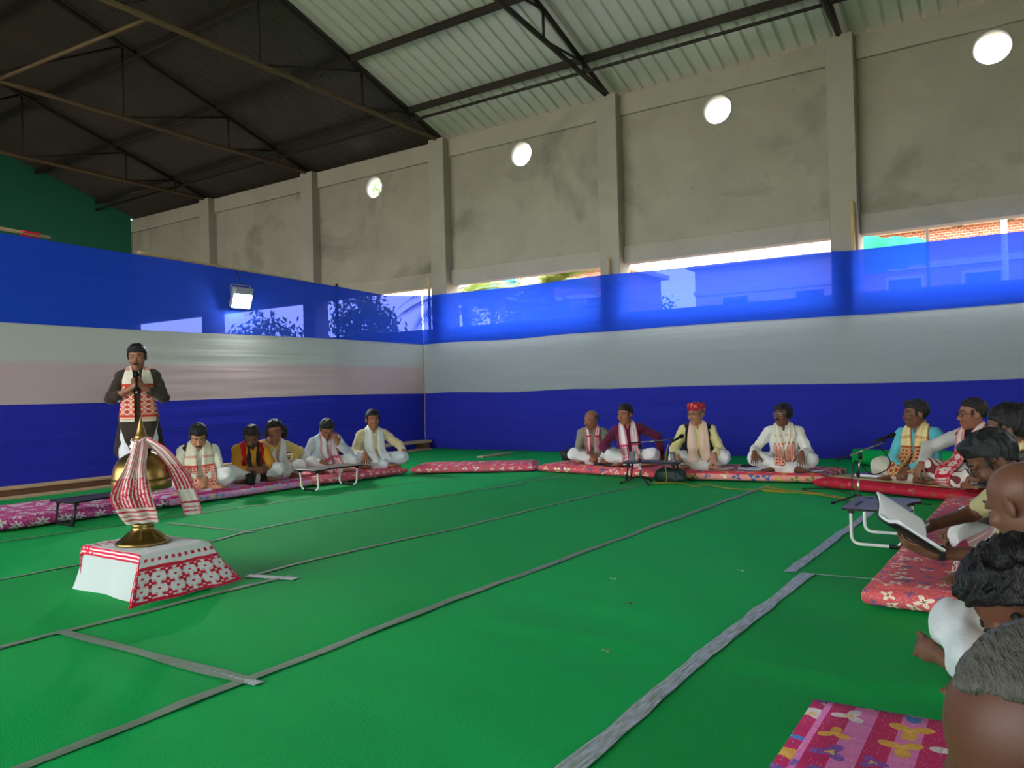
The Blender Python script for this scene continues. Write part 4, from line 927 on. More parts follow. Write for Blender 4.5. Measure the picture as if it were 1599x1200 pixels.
def person(spec):
    g = spec.get; sc = g('scale', 1.0); h = g('h', .0095); stand = g('stand', False); lift = g('lift', 0.0)
    root = empty('person', spec['loc'], math.radians(spec['face'] - 90), label=spec['label'], cat='person'); root.scale = (sc, sc, sc)
    skin = cmat('skin', g('skin', (150, 98, 68))); hairm = cmat('hair', g('haircol', (22, 18, 16))); top = cmat('cloth', g('top', (230, 226, 214))); bot = cmat('cloth', g('bottom', (232, 232, 230)))
    rad = math.radians; lean, side = rad(g('lean', 8)), rad(g('side', 0)); tw = rad(g('twist', 0))
    hipz = .88 if stand else .09; slump = 1.0 if stand else g('slump', .88)
    pel = A3(0, 0, hipz); Rt = rotz(tw) @ roty(side) @ rotx(-lean); Tp = lambda x, y, z: pel + Rt @ A3(x, y, z * slump)
    nl = rad(g('neck', 8)); Rn = Rt @ rotx(-nl)
    nb = Tp(0, -.012, .50); fat = g('fat', 1.0)
    Rh = rotz(rad(g('hyaw', 0))) @ roty(rad(g('hroll', 0))) @ rotx(-rad(g('hpitch', 5))); hc = nb + Rn @ A3(0, .02, .078) + Rh @ A3(0, .012, .055)
    sh = {s: Tp(s * .162, -.005, .425) for s in (1, -1)}
    arms = {}
    for s, kk in ((1, 'R'), (-1, 'L')):
        W = g(kk + 'w', A3(s * .12, .30, .17 - (0 if not stand else -.8))); E, W = ik(sh[s], W, g(kk + 'p', A3(s * .8, -.5, -.4))); arms[s] = (E, W)
    allp = [hc, sh[1], sh[-1]] + [p for s in (1, -1) for p in arms[s]]
    lo = np.minimum(np.min(allp, 0) - .22, A3(-.30 if stand else -.48, -.32, 0)); hi = np.maximum(np.max(allp, 0) + .2, A3(.30 if stand else .48, .28 if stand else .50, .5))
    if stand: lo[2] = -.02
    else: lo[2] = -.02
    hi[2] = hc[2] + .17
    legs = {}
    for s in (1, -1):
        if stand: legs[s] = (A3(s * .095, 0, hipz - .02), A3(s * .10, .02, .46), A3(s * .11, -.01, .09))
        else:
            kn = g('kneeR' if s > 0 else 'kneeL', A3(s * .275, .27, .15)); an = g('ankR' if s > 0 else 'ankL', A3(-s * .07, .30 + .035 * s, .06)); legs[s] = (A3(s * .095, .02, .105), A3(*kn), A3(*an))
    for kk in ('toeR', 'toeL', 'kneeR', 'kneeL'):
        if kk in spec: lo = np.minimum(lo, np.asarray(spec[kk]) - .12); hi = np.maximum(hi, np.asarray(spec[kk]) + .12)
    lo[2] = -.02; hi[2] = hc[2] + .17
    # ---- body
    B = Field(lo, hi, h)
    B.ell(Tp(0, .0, .03), A3(.15, .11, .12) * fat, Rt, k=.04); B.ell(Tp(0, .01, .18), A3(.135 * fat, .10 * fat, .16), Rt, k=.04); B.ell(Tp(0, 0, .35), A3(.148, .10, .17), Rt, k=.04)
    for s in (1, -1):
        E, W = arms[s]; B.cap(Tp(s * .045, -.012, .475), sh[s], .045, .050, k=.03); B.cap(sh[s], E, .050, .040, k=.02); B.cap(E, W, .040, .027, k=.015)
        fd = unit(W - E); hd = g('Rd' if s > 0 else 'Ld', fd); hn = g('Rn' if s > 0 else 'Ln', A3(0, 0, -1))
        add_hand(B, W + unit(hd) * .012, hd, hn, s, g('Rc' if s > 0 else 'Lc', 32), g('spread', .16), sz=g('handsz', 1.0), r0=max(.0088, h * .95) if h > .007 else .0085)
        H0, K, An = legs[s]; B.cap(H0, K, .075, .052, k=.03); B.cap(K, An, .05, .034, k=.02)
        ft = g('toeR' if s > 0 else 'toeL', (An + A3(0, .17, -.05)) if stand else An + A3(-s * .13, .09, -.02)); ft = np.asarray(ft, float); ftd = unit(ft - An)
        sd = unit(np.cross(ftd, A3(0, 0, 1))); fr = rad(g('rollR' if s > 0 else 'rollL', 0)); sd = sd * math.cos(fr) + np.cross(sd, ftd) * math.sin(fr); RF = np.stack([ftd, sd, np.cross(ftd, sd)], 1)
        B.cap(An + A3(0, 0, -.02), An + (ft - An) * .6, .034, .030, k=.02); B.ell(ft - ftd * .035, A3(.07, .046, .024), RF, k=.02)
        for j, q in enumerate((-1, -.4, .1, .55, .95)): B.cap(ft + ftd * .01 + sd * q * .036 * s, ft + sd * q * .043 * s + ftd * (.050 - .007 * j), .0145 if j == 0 else .0098, .0125 if j == 0 else .0088, k=.003)
    B.cap(nb - Rt @ A3(0, 0, .03), hc + Rh @ A3(0, -.022, -.055), .058 * g('neckw', 1), .053 * g('neckw', 1), k=.025)
    HS = g('head', 1.12); Hp = lambda x, y, z: hc + Rh @ (A3(x, y, z) * HS); fw = g('facew', 1.0)
    B.ell(Hp(0, -.012, .045), A3(.076, .096, .085) * HS, Rh, k=.02); B.ell(Hp(0, .022, -.03), A3(.063 * fw, .068, .084) * HS, Rh, k=.025); B.ell(Hp(0, .055, -.092), A3(.03 * fw, .028, .024) * HS, Rh, k=.02)
    for s in (1, -1):
        B.ell(Hp(s * .036 * fw, .066, -.022), A3(.028, .022, .026) * HS, Rh, k=.015); B.ell(Hp(s * .078, -.008, .0), A3(.009, .022, .034) * HS, Rh @ rotz(s * .5), k=.006)
        B.ell(Hp(s * .032, .097, .013), A3(.019, .014, .0125) * HS, Rh, k=.012, sub=True)
        B.cap(Hp(s * .046, .072, .032), Hp(s * .014, .086, .031), .010, .011, k=.012); B.ell(Hp(s * .032, .083, .0225), A3(.0165, .010, .0075) * HS, Rh, k=.004); B.ell(Hp(s * .032, .082, .0045), A3(.0155, .009, .0045) * HS, Rh, k=.004)
    B.cap(Hp(0, .088, .018), Hp(0, .108, -.024), .0085, .0135, k=.010); B.ell(Hp(.013, .094, -.029), A3(.010, .010, .009) * HS, Rh, k=.008); B.ell(Hp(-.013, .094, -.029), A3(.010, .010, .009) * HS, Rh, k=.008)
    B.ell(Hp(0, .083, -.056), A3(.026, .016, .0075) * HS, Rh, k=.005); B.ell(Hp(0, .081, -.069), A3(.022, .016, .008) * HS, Rh, k=.005)
    body = field_obj('body', B, skin, root)
    for s in (1, -1):
        if not g('closed', False): eye_obj(root, Rh, hc, s, HS)
        pts = [Hp(s * .050, .077, .036), Hp(s * .034, .0885, .042), Hp(s * .014, .094, .037)]; tube('eyebrow', pts, [.0015 * g('brow', 1), .0044 * g('brow', 1), .0038 * g('brow', 1)], hairm, root, 6)
    if g('moustache', False):
        w = g('moustw', 1.0); pts = [Hp(x * .034 * w, .103 - .012 * abs(x) ** 1.5, -.047 - .012 * abs(x) ** 2) for x in (-1, -.6, -.25, 0, .25, .6, 1)]
        tube('moustache', pts, [.002, .0068 * w, .009 * w, .0085 * w, .009 * w, .0068 * w, .002], hairm, root, 8)
    # ---- hair
    hs = g('hair', 'short')
    if hs:
        Hf = Field(hc - .22, hc + .22, min(h, .008)); th = g('hairth', .013); c0 = Hp(0, -.012, .045)
        Hf.ell(c0, A3(.076 + th, .096 + th, .085 + th) * HS, Rh, k=.01)
        L = [q / HS for q in Hf.local(hc, Rh)]; wig = g('hairwig', .004); Hf.D += wig * np.sin(95 * L[0] + 30 * L[2]) * np.sin(80 * L[1] + 1) + wig * .8 * np.sin(150 * (L[1] + L[2] * .5) + 12 * np.sin(30 * L[0]))
        line = g('hairline', .068); n = unit(A3(0, -.56, .83)); cut = -(L[1] - .088) * .56 + (L[2] - line) * .83
        if hs == 'bald': cutm = np.maximum(np.maximum(-(-(L[1] - .03) * .62 + (L[2] + .012) * .35 - 0.0), L[2] - .062 - .0 * L[1]), (L[1] - .012)); Hf.D = np.maximum(Hf.D, cutm)
        elif hs == 'receding': Hf.D = np.maximum(Hf.D, np.maximum(-cut, np.minimum(L[1] + .0 - .005 + .4 * np.abs(L[0]) * -1, .09 - L[2]) if False else -cut)); 
        else:
            Hf.D = np.maximum(Hf.D, -(cut + .012 * np.cos(L[0] * 38) * (L[1] > 0)))
        if hs != 'bald': Hf.D += (th * .85 * np.clip(1 - cut / g('taper', .028), 0, 1) * (L[1] > g('tapery', .0))).astype(np.float32)
        if hs == 'quiff': Hf.ell(Hp(0, .050, .110), A3(.062, .040, .026) * HS, Rh @ rotx(.2), k=.02)
        if hs == 'bob': Hf.ell(Hp(.068, -.015, .02), A3(.025, .06, .06) * HS, Rh, k=.02); Hf.ell(Hp(-.068, -.015, .02), A3(.025, .06, .06) * HS, Rh, k=.02); Hf.ell(Hp(0, .07, .085), A3(.062, .03, .03) * HS, Rh, k=.02)
        if hs == 'long':
            Hf.ell(Hp(.05, -.085, -.03), A3(.085, .06, .10) * HS, Rh, k=.03); Hf.ell(Hp(-.055, -.075, -.03), A3(.085, .06, .10) * HS, Rh, k=.03); Hf.ell(Hp(0, -.10, .05), A3(.09, .06, .08) * HS, Rh, k=.03)
            Hf.D += .006 * np.sin(120 * L[0] + 4 * np.sin(60 * L[2])) * np.sin(110 * L[2] + 50 * L[1])
        if hs == 'wild':
            Hf.D += .007 * np.sin(70 * L[0] + 5 * np.sin(60 * L[2])) * np.sin(60 * L[2] + 70 * L[1])
        field_obj('hair', Hf, hairm, root, 0)
        if hs != 'bald':
            for s in (1, -1): tube('sideburn', [Hp(s * .079, .028, .045), Hp(s * .077, .030, .01), Hp(s * .073, .032, -.015)], [.010, .008, .003], hairm, root, 6)
    if g('beard', False):
        Bf = Field(hc - .16, hc + .16, min(h, .008)); Bf.ell(Hp(0, .026, -.04), A3(.066, .07, .083) * HS, Rh, k=.01); Bf.ell(Hp(0, .06, -.092), A3(.035, .032, .028) * HS, Rh, k=.02); L = [q / HS for q in Bf.local(hc, Rh)]
        Bf.D = np.maximum(Bf.D, L[2] + .045 - .55 * np.maximum(np.abs(L[0]) - .028, 0)); Bf.D = np.maximum(Bf.D, .0 - L[1]); field_obj('beard', Bf, hairm, root, 0)
    if g('stubble'): pass
    if g('glasses'):
        gl = empty('spectacles', (0, 0, 0)); gl.parent = root; gm = plain('spectacle frame', srgb(*g('glasses')), .4)
        for s in (1, -1):
            ring = [Hp(s * .033 + .023 * math.cos(a), .104 + .002 * math.cos(a) * -s, .012 + .017 * math.sin(a)) for a in [k * math.pi / 9 for k in range(19)]]
            tube('rim', ring, .0022, gm, gl, 6); mesh_obj('lens', ring[:-1], [tuple(range(18))], M_lens, gl)
            tube('temple', [Hp(s * .056, .102, .016), Hp(s * .080, .05, .016), Hp(s * .082, -.005, .012)], .002, gm, gl, 6)
        tube('bridge', [Hp(-.011, .106, .014), Hp(0, .110, .017), Hp(.011, .106, .014)], .002, gm, gl, 6)
    if g('cap'):
        v, f = [], []; N = 36; rings = [(.0895, .105, .040), (.092, .108, .075), (.090, .106, .118), (.082, .098, .128), (.05, .06, .132), (.001, .001, .133)]
        for (rx, ry, z) in rings:
            for k in range(N):
                a = 2 * math.pi * k / N; p = Hp(rx * math.cos(a), -.008 + ry * math.sin(a), z + .012 * (math.sin(a)) * (1 if z < .1 else .3)); v.append(p)
        for i in range(len(rings) - 1):
            for k in range(N): f.append((i * N + k, i * N + (k + 1) % N, (i + 1) * N + (k + 1) % N, (i + 1) * N + k))
        f.append(tuple((len(rings) - 1) * N + k for k in range(N)))
        mc = Mat('patterned red cap', .85); ob = mc.xyz(); q = (mc.noise(38, 2, .5)); mc.color(mc.ramp(q, [(0, srgb(90, 40, 90)), (.42, srgb(190, 40, 50)), (.58, srgb(226, 90, 80)), (.68, srgb(220, 190, 170))], True)); cp = mesh_obj('cap', v, f, mc.m, root, True)
        m = cp.modifiers.new('thickness', 'SOLIDIFY'); m.thickness = .004
    # ---- clothes
    T = Field(lo, hi, h); gap = .017 * g('loose', 1.0)
    T.ell(Tp(0, 0, .34), A3(.150 + gap, .105 + gap, .175), Rt, k=.04); T.ell(Tp(0, .012, .18), A3((.140 * fat) + gap * 1.3, (.105 * fat) + gap * 1.3, .18), Rt, k=.04); T.ell(Tp(0, .0, .03), A3(.155 * fat + gap * 1.4, .118 * fat + gap * 1.4, .14), Rt, k=.04)
    for s in (1, -1): T.cap(Tp(s * .045, -.012, .472), sh[s], .050 + gap * .4, .054 + gap * .4, k=.03)
    T.cap(nb - Rt @ A3(0, 0, .015), nb + Rn @ A3(0, -.004, .022), .066, .064, k=.015)
    if stand:
        hem = g('hem', .48)
        T.ell(Tp(0, 0, -.12), A3(.185, .14, .2), None, k=.05)
        for x in (-.09, 0, .09): T.cap(Tp(x, .0, -.05), A3(x * 1.3, .01, hem + .05), .115, .145, k=.05)
        L = [T.ax[0][:, None, None], T.ax[1][None, :, None], T.ax[2][None, None, :]]
        hemz = hem + np.where(L[1] > -.02, .26 * np.clip(np.abs(L[0]) / .17, 0, 1.3) ** 2.2, -.04)
        T.D = np.maximum(T.D, np.broadcast_to(hemz, T.D.shape) - L[2])
    elif g('tunic', True):
        T.ell(A3(0, .10, .145), A3(.20, .17, .075), rotx(-.1), k=.05); T.ell(A3(0, -.07, .10), A3(.19, .13, .10), None, k=.05)
    T.D -= 0
    Tn = nb + Rn @ A3(0, .012, .06)
    torso_f = T.copy(); torso_f.D = torso_f.D.copy()
    cuff = g('cuff', {1: .93, -1: .93}); cuff = cuff if isinstance(cuff, dict) else {1: cuff, -1: cuff}
    for s in (1, -1):
        E, W = arms[s]; q = cuff[s]; T.cap(sh[s], E if q > .5 else sh[s] + (E - sh[s]) * q * 2, .060 + gap * .3, .052 + gap * .3, k=.025)
        if q > .5:
            e = E + (W - E) * (q - .5) * 2; T.cap(E, e, .053 + gap * .3, .043 + gap * .2, k=.02)
            if g('cuffroll', False): T.cap(e - unit(W - E) * .02, e, .052, .050, k=.008)
    T.folds(.0032, 46, g('seed', 1.0)); T.folds(.002, 80, g('seed', 1.0) + 3, (.3, .5, 1.))
    if not stand: T.clip_z(.004)
    # open the neck of the garment
    T.ell(Tn, A3(.058, .058, .06), Rn, k=.008, sub=True); T.ell(nb + Rn @ A3(0, .075, -.01), A3(.016, .05, .05), Rn, k=.008, sub=True)
    kur = field_obj('kurta', T, top, root)
    comb = torso_f
    if g('vest'):
        Vf = Field(lo, hi, h); gp = gap + .012
        Vf.ell(Tp(0, 0, .34), A3(.152 + gp, .107 + gp, .18), Rt, k=.04); Vf.ell(Tp(0, .012, .18), A3(.142 * fat + gp * 1.3, .107 * fat + gp * 1.3, .18), Rt, k=.04); Vf.ell(Tp(0, .0, .06), A3(.157 * fat + gp * 1.4, .12 * fat + gp * 1.4, .14), Rt, k=.04)
        for s in (1, -1): Vf.cap(Tp(s * .045, -.012, .47), Tp(s * .14, -.005, .437), .052 + gp * .5, .05 + gp * .5, k=.03)
        L = Vf.local(pel, Rt); op = g('vestopen', .045); Vf.D = np.maximum(Vf.D, np.where(L[1] > 0, op * (1.0 + 1.2 * np.clip((.40 - L[2]) * -2 + 0, 0, 1)) - np.abs(L[0]), -.3).astype(np.float32))
        Vf.D = np.maximum(Vf.D, np.abs(L[0]) - .198 + .25 * np.clip(L[2] - .30, 0, 1) * 0); Vf.D = np.maximum(Vf.D, g('vesthem', -.02) - L[2])
        Vf.folds(.002, 40, 2.); Vf.clip_z(.004); Vf.ell(Tn, A3(.066, .07, .08), Rn, k=.008, sub=True)
        field_obj('waistcoat', Vf, cmat('cloth', g('vest')), root); comb.D = np.minimum(comb.D, Vf.D)
    P = Field(lo, hi, h)
    for s in (1, -1):
        H0, K, An = legs[s]
        if stand: P.cap(H0, A3(s * .09, .01, .46), .085, .105, k=.05); P.cap(A3(s * .09, .01, .46), A3(s * .11, 0, .07), .105, .10, k=.05); P.cap(A3(s * .04, .02, .5), A3(s * .05, .03, .12), .08, .09, k=.05)
        else:
            P.cap(H0, K, .110, .083, k=.05)
            if g('bare_shin') != s: P.cap(K, An, .085, .062, k=.035)
    if not stand:
        P.ell(A3(0, .0, .10), A3(.20, .15, .115), None, k=.05)
        if not g('noseatfill'): P.ell(A3(0, .17, .055), A3(.26, .17, .062), None, k=.05)
    P.folds(.0045, 38, g('seed', 1.) + 1, (.8, .5, .6)); P.folds(.003, 70, g('seed', 1.) + 5, (.2, 1., .3))
    P.clip_z(.003)
    if g('bottom_mat') is not None: bot = g('bottom_mat')
    field_obj('dhoti' if not g('trousers') else 'trousers', P, bot, root)
    comb.D = np.minimum(comb.D, P.D)
    # ---- scarf / shawl round the neck
    for q in ([g('scarf')] if isinstance(g('scarf'), dict) else (g('scarf') or [])): scarf(root, comb, Tp, Rt, nb, Rn, q)
    return root, dict(Hp=Hp, Tp=Tp, arms=arms, hc=hc)

def scarf(root, comb, Tp, Rt, nb, Rn, q):
    zl, zr, xs, w, wn = q.get('zl', .06), q.get('zr', .06), q.get('xs', .085), q.get('w', .125), q.get('wn', .07); xt = q.get('xt', xs * .95); nv = 9; off = .012
    rows = []; nf = 16
    def front(s, zend):
        out = []
        for k in range(nf + 1):
            t = k / nf; z = zend + (.415 - zend) * t; x = s * (xs + (xt - xs) * t) + q.get('cross', 0) * s * (1 - t); out.append((x, z, w + (wn * 1.25 - w) * t ** 2))
        return out
    def march(x, z):
        ys = np.arange(.36, -.06, -.006); pts = np.stack([Tp(x, y, z) for y in ys]); ok = pts[:, 2] > .02
        d = comb.sample(pts); hit = np.argwhere((d < off) & ok)
        y = ys[hit[0, 0]] if len(hit) else .05
        return Tp(x, y, z)
    L = []
    for s, ze in ((-1, zl), (1, zr)):
        R_ = []
        for (x, z, ww) in front(s, ze):
            R_.append([march(x + (v / (nv - 1) - .5) * -s * ww, z) for v in range(nv)])
        L.append(R_)
    def direct(c, inner, ww): c = np.asarray(c, float); inner = unit(inner); return [c + inner * ww * (v / (nv - 1) - .5) for v in range(nv)]
    M = nb; mid = []
    for ang in (-60, -20, 25, 60, 90, 120, 155, 200, 240):        # around the back of the neck; 0 = left side
        a = math.radians(ang); rx = .080; c = M + Rn @ A3(-rx * math.cos(a), -.008 - .078 * math.sin(a), .018 + .012 * math.sin(a)); inn = Rn @ (A3(math.cos(a) * .75, math.sin(a) * .55, .85)); mid.append(direct(c, inn, wn))
    rows = L[0] + mid + L[1][::-1]
    G = np.array(rows, float); n = len(G)
    for it in range(6):          # relax and push out of the clothes
        S_ = G.copy(); S_[1:-1] = .5 * G[1:-1] + .25 * (G[:-2] + G[2:]); G = S_
        flat = G.reshape(-1, 3); d = comb.sample(flat); gr = comb.grad(flat); push = np.clip(off - d, 0, .03)[:, None]; flat = flat + gr * push; flat[:, 2] = np.maximum(flat[:, 2], .012); G = flat.reshape(G.shape)
    ph = np.arange(nv) / (nv - 1); amp = q.get('fold', .006)
    fl = G.reshape(-1, 3); gr = comb.grad(fl).reshape(G.shape); G = G + gr * (amp * (1 + np.sin(ph * q.get('nf', 11) + .3))[None, :, None])
    def fn(u, v):
        i = int(round(u * (n - 1))); j = int(round(v * (nv - 1))); return tuple(G[i, j])
    o = grid_obj(q.get('name', 'scarf'), fn, n - 1, nv - 1, q['mat'], root, solid=.004); sb = o.modifiers.new('smooth', 'SUBSURF'); sb.levels = 1; sb.render_levels = 1
    return o

# ------------------------------------------------------------------ scarves
G_red = gamosa_mat('gamosa scarf, red flowers', (238, 230, 208), (206, 66, 46), .05, .31, (24, 2), .0, .55, style='field', midline=.40)
G_red2 = gamosa_mat('gamosa scarf, dense red flowers', (236, 228, 200), (206, 62, 48), .0, .25, (40, 4), .0, .62, lines=False, style='field', midline=.33)
G_pink = gamosa_mat('gamosa scarf, pink ends', (240, 232, 228), (214, 62, 92), .0, .2, (30, 3), .24, .6)
G_maroon = gamosa_mat('gamosa scarf, crimson stripes', (232, 214, 212), (196, 50, 72), .0, .34, (34, 3), .30, .6)
G_white = cmat('cloth', (236, 238, 234)); G_cream = cmat('cloth', (232, 224, 202)); G_blush = cmat('cloth', (232, 200, 178))
G_strip = gamosa_mat('white shawl with red edge', (238, 238, 232), (205, 60, 90), .0, .0, (40, 3), .10, .2, lines=False)
G_gold = gamosa_mat('cream scarf with rust flowers', (232, 212, 150), (168, 70, 38), .0, .27, (26, 3), .12, .6, style='field', midline=.34)
G_check = gamosa_mat('gamosa, bold red diamonds', (226, 206, 200), (190, 34, 50), .08, .26, (18, 2), .26, .6)
G_dull = gamosa_mat('grey and wine striped scarf', (206, 196, 186), (140, 50, 70), .0, .12, (20, 3), .30, .5)
M_stripe_dhoti = Mat('cloth with thin dark red stripes', .85); _x, _y, _z = M_stripe_dhoti.xyz(); M_stripe_dhoti.color(M_stripe_dhoti.mix(((_y * 120 + _z * 60).sin()).gt(.55), srgb(222, 212, 204), srgb(120, 50, 50))); M_stripe_dhoti = M_stripe_dhoti.m
SK_L, SK_M, SK_D = (190, 134, 100), (160, 104, 74), (120, 76, 54)
GREYBLACK = (30, 26, 24)
# ------------------------------------------------------------------ left row, standing speaker first
V3 = A3
_, SP = person(dict(label='standing man in dark brown kurta speaking into a microphone', loc=(-7.95, 4.71, .108), face=-34, stand=True, scale=.965, skin=(165, 108, 80), top=(62, 52, 44), bottom=(228, 230, 232), loose=1.3, fat=1.06,
            lean=1, neck=6, hpitch=12, hyaw=-6, hem=.44, moustache=True, hair='quiff', facew=1.1, h=.0085, cuff={1: .66, -1: .80}, cuffroll=True,
            Rw=V3(.060, .225, 1.165), Lw=V3(-.060, .225, 1.175), Rp=V3(.85, -.25, -.75), Lp=V3(-.85, -.25, -.75), Rd=V3(-.5, .35, .62), Ld=V3(.5, .35, .62), Rn=V3(-.75, -.3, .1), Ln=V3(.75, -.3, .1), Rc=50, Lc=50,
            scarf=dict(mat=G_red, zl=-.075, zr=-.075, xs=.105, w=.15, wn=.09, xt=.095, fold=.004, nf=7)))
mcx = empty('microphone', (0, 0, 0), label='black hand microphone held by the standing man', cat='microphone')
mcx.matrix_world = Matrix.Translation(Vector((-7.95, 4.71, .108))) @ Matrix.Rotation(math.radians(-34 - 90), 4, 'Z') @ Matrix.Scale(.965, 4)
_p0, _p1 = Vector((0, .30, 1.13)), Vector((0, .255, 1.355)); _d = _p1 - _p0
tube('handle', [tuple(_p0), tuple(_p0 + _d * .72)], [.012, .017], M_black, mcx, 12); tube('grille', [tuple(_p0 + _d * (.70 + .30 * k / 6)) for k in range(7)], [.018, .026, .029, .029, .026, .018, .006], M_mesh, mcx, 14)
tube('base_ring', [tuple(_p0 - _d * .10), tuple(_p0 + _d * .02)], [.011, .0125], M_chrome, mcx, 12)
LAP = dict(Rw=V3(.045, .34, .145), Lw=V3(-.045, .34, .145), Rd=V3(-.45, .6, -.45), Ld=V3(.45, .6, -.45), Rn=V3(-.4, -.3, -.8), Ln=V3(.4, -.3, -.8), Rc=45, Lc=45)
def P_(d, **k): q = dict(d); q.update(k); return q
person(P_(LAP, label='seated man with moustache, cream kurta and dark waistcoat, head bowed', loc=(-7.80, 5.30, .10), face=-28, scale=.98, skin=SK_L, top=(228, 222, 204), vest=(28, 26, 32), lean=10, neck=18, hpitch=34, hyaw=-4, hair='short', moustache=True, facew=1.12, fat=1.10, closed=True, slump=.83,
            scarf=dict(mat=G_red2, zl=-.03, zr=-.05, xs=.095, w=.145, wn=.09, fold=.004, nf=8)))
person(dict(label='seated man in yellow kurta with red cape, looking down', loc=(-7.84, 6.02, .10), face=-22, scale=.95, skin=SK_D, top=(210, 150, 46), vest=(205, 22, 38), vestopen=.085, vesthem=.03, lean=16, neck=18, hpitch=36, hyaw=-20, hair='short', hairth=.016, hairline=.085, moustache=True, closed=True, cuff=.72, slump=.79,
            Rw=V3(.03, .40, .19), Lw=V3(-.04, .40, .19), Rd=V3(-.5, .7, -.15), Ld=V3(.5, .7, -.15), Rn=V3(-.5, -.2, -.6), Ln=V3(.5, -.2, -.6), Rc=50, Lc=50, seed=2.3,
            scarf=dict(mat=cmat('cloth', (44, 34, 30)), zl=.02, zr=.02, xs=.06, w=.06, wn=.05, fold=.004)))
person(dict(label='seated long-haired man in yellow with white shawl, cheek on hand', loc=(-7.94, 6.42, .10), face=-18, scale=.95, skin=SK_M, top=(226, 200, 120), lean=10, side=-5, neck=8, hpitch=12, hyaw=-26, hroll=8, hair='long', hairth=.02, hairline=.075, seed=3.1, slump=.80,
            Rw=V3(.06, .25, .43), Rp=V3(.5, .3, -.9), Rd=V3(-.1, -.25, .9), Rn=V3(-.3, -.9, -.2), Rc=14, Lw=V3(-.27, .02, .14), Lp=V3(-1, -.6, .2), Ld=V3(.1, .9, -.3), Lc=20,
            scarf=dict(mat=G_strip, zl=-.03, zr=.0, xs=.08, w=.15, wn=.09, fold=.005)))
person(dict(label='seated man in pale blue waistcoat covering his face with one hand', loc=(-7.82, 7.20, .10), face=-22, scale=.97, skin=SK_M, top=(214, 220, 226), vest=(206, 220, 228), lean=16, side=3, neck=18, hpitch=40, hyaw=-14, hair='receding', hairline=.078, closed=True, seed=4.2, slump=.83,
            Lw=V3(-.05, .36, .39), Lp=V3(-.7, .4, -.9), Ld=V3(.2, -.2, .85), Ln=V3(.1, -.95, .1), Lc=12, Rw=V3(.18, .36, .17), Rd=V3(-.5, .6, -.3), Rc=30,
            scarf=dict(mat=G_pink, zl=.0, zr=-.02, xs=.07, w=.11, wn=.08)))
person(dict(label='upright seated man in cream kurta with white shawl near the corner', loc=(-7.62, 7.90, .10), face=-30, scale=1.0, skin=SK_M, top=(226, 208, 164), bottom=(222, 230, 238), lean=2, neck=2, hpitch=2, hyaw=-2, hair='quiff', seed=5.5, slump=.86,
            Rw=V3(.21, .34, .21), Rp=V3(.5, -.5, -.6), Rd=V3(.1, .7, -.6), Lw=V3(-.36, .25, .22), Lp=V3(-.6, -.7, -.2), Ld=V3(-.2, .4, -.8), Rc=22, Lc=22, kneeL=V3(-.34, .25, .13),
            scarf=dict(mat=G_white, zl=.02, zr=.02, xs=.085, w=.13, wn=.08, fold=.004)))
# ------------------------------------------------------------------ back row
person(P_(LAP, label='balding seated man in grey kurta with red striped scarf', loc=(-5.0, 9.45, .10), face=-62, scale=.93, skin=SK_M, top=(140, 136, 120), lean=8, neck=10, hpitch=6, hyaw=-46, hair='bald', haircol=(60, 56, 54), moustache=True, seed=6.1, slump=.83,
            scarf=dict(mat=G_maroon, zl=.12, zr=.12, xs=.06, w=.075, wn=.055)))
person(dict(label='seated man in maroon kurta with long pink and white scarf', loc=(-4.38, 9.32, .10), face=-62, scale=.97, skin=SK_M, top=(98, 30, 62), lean=0, side=5, neck=4, hpitch=6, hyaw=-40, hair='short', seed=7.4, facew=1.08, slump=.92,
            Lw=V3(-.42, -.10, .12), Lp=V3(-1, -.3, .5), Ld=V3(-.3, -.5, -.6), Rw=V3(.22, .10, .12), Rp=V3(1, -.8, 0), Rc=20, Lc=10,
            scarf=dict(mat=G_pink, zl=-.02, zr=-.02, xs=.075, w=.11, wn=.075)))
person(dict(label='seated man in red patterned cap, yellow kurta and black waistcoat', loc=(-3.46, 9.30, .10), face=-66, scale=1.0, skin=(182, 128, 96), top=(226, 214, 148), vest=(24, 24, 28), lean=3, neck=6, hpitch=4, hyaw=-40, hair='short', haircol=(90, 86, 82), glasses=(40, 30, 28), cap=True, moustache=True, seed=8.8, fat=1.1, vestopen=.06,
            Rw=V3(.27, .38, .17), Rp=V3(.55, -.5, -.6), Rd=V3(0, .8, -.5), Lw=V3(-.17, .38, .19), Lp=V3(-.6, -.5, -.6), Ld=V3(.2, .5, -.85), Rc=25, Lc=30,
            scarf=dict(mat=G_blush, zl=.03, zr=.03, xs=.075, w=.12, wn=.08, fold=.004)))
person(dict(label='seated man all in white with cream shawl and dark fringe', loc=(-2.42, 9.32, .10), face=-74, scale=.97, skin=SK_D, top=(230, 228, 218), bottom=(232, 230, 228), lean=2, neck=4, hpitch=-4, hyaw=-36, hair='bob', haircol=(16, 14, 14), glasses=(150, 140, 130), moustache=True, seed=9.1, loose=1.2, kneeR=V3(.33, .27, .17),
            Rw=V3(.34, .36, .24), Rp=V3(.5, -.5, -.6), Rd=V3(.0, .6, -.7), Lw=V3(-.18, .37, .24), Lp=V3(-.5, -.5, -.6), Ld=V3(.1, .5, -.8), Rc=40, Lc=22, cuffroll=True, cuff=.9,
            scarf=[dict(name='inner_scarf', mat=G_red2, zl=.06, zr=.02, xs=.06, w=.12, wn=.06), dict(mat=G_cream, zl=.19, zr=.15, xs=.02, xt=.085, w=.06, wn=.085, fold=.008)]))
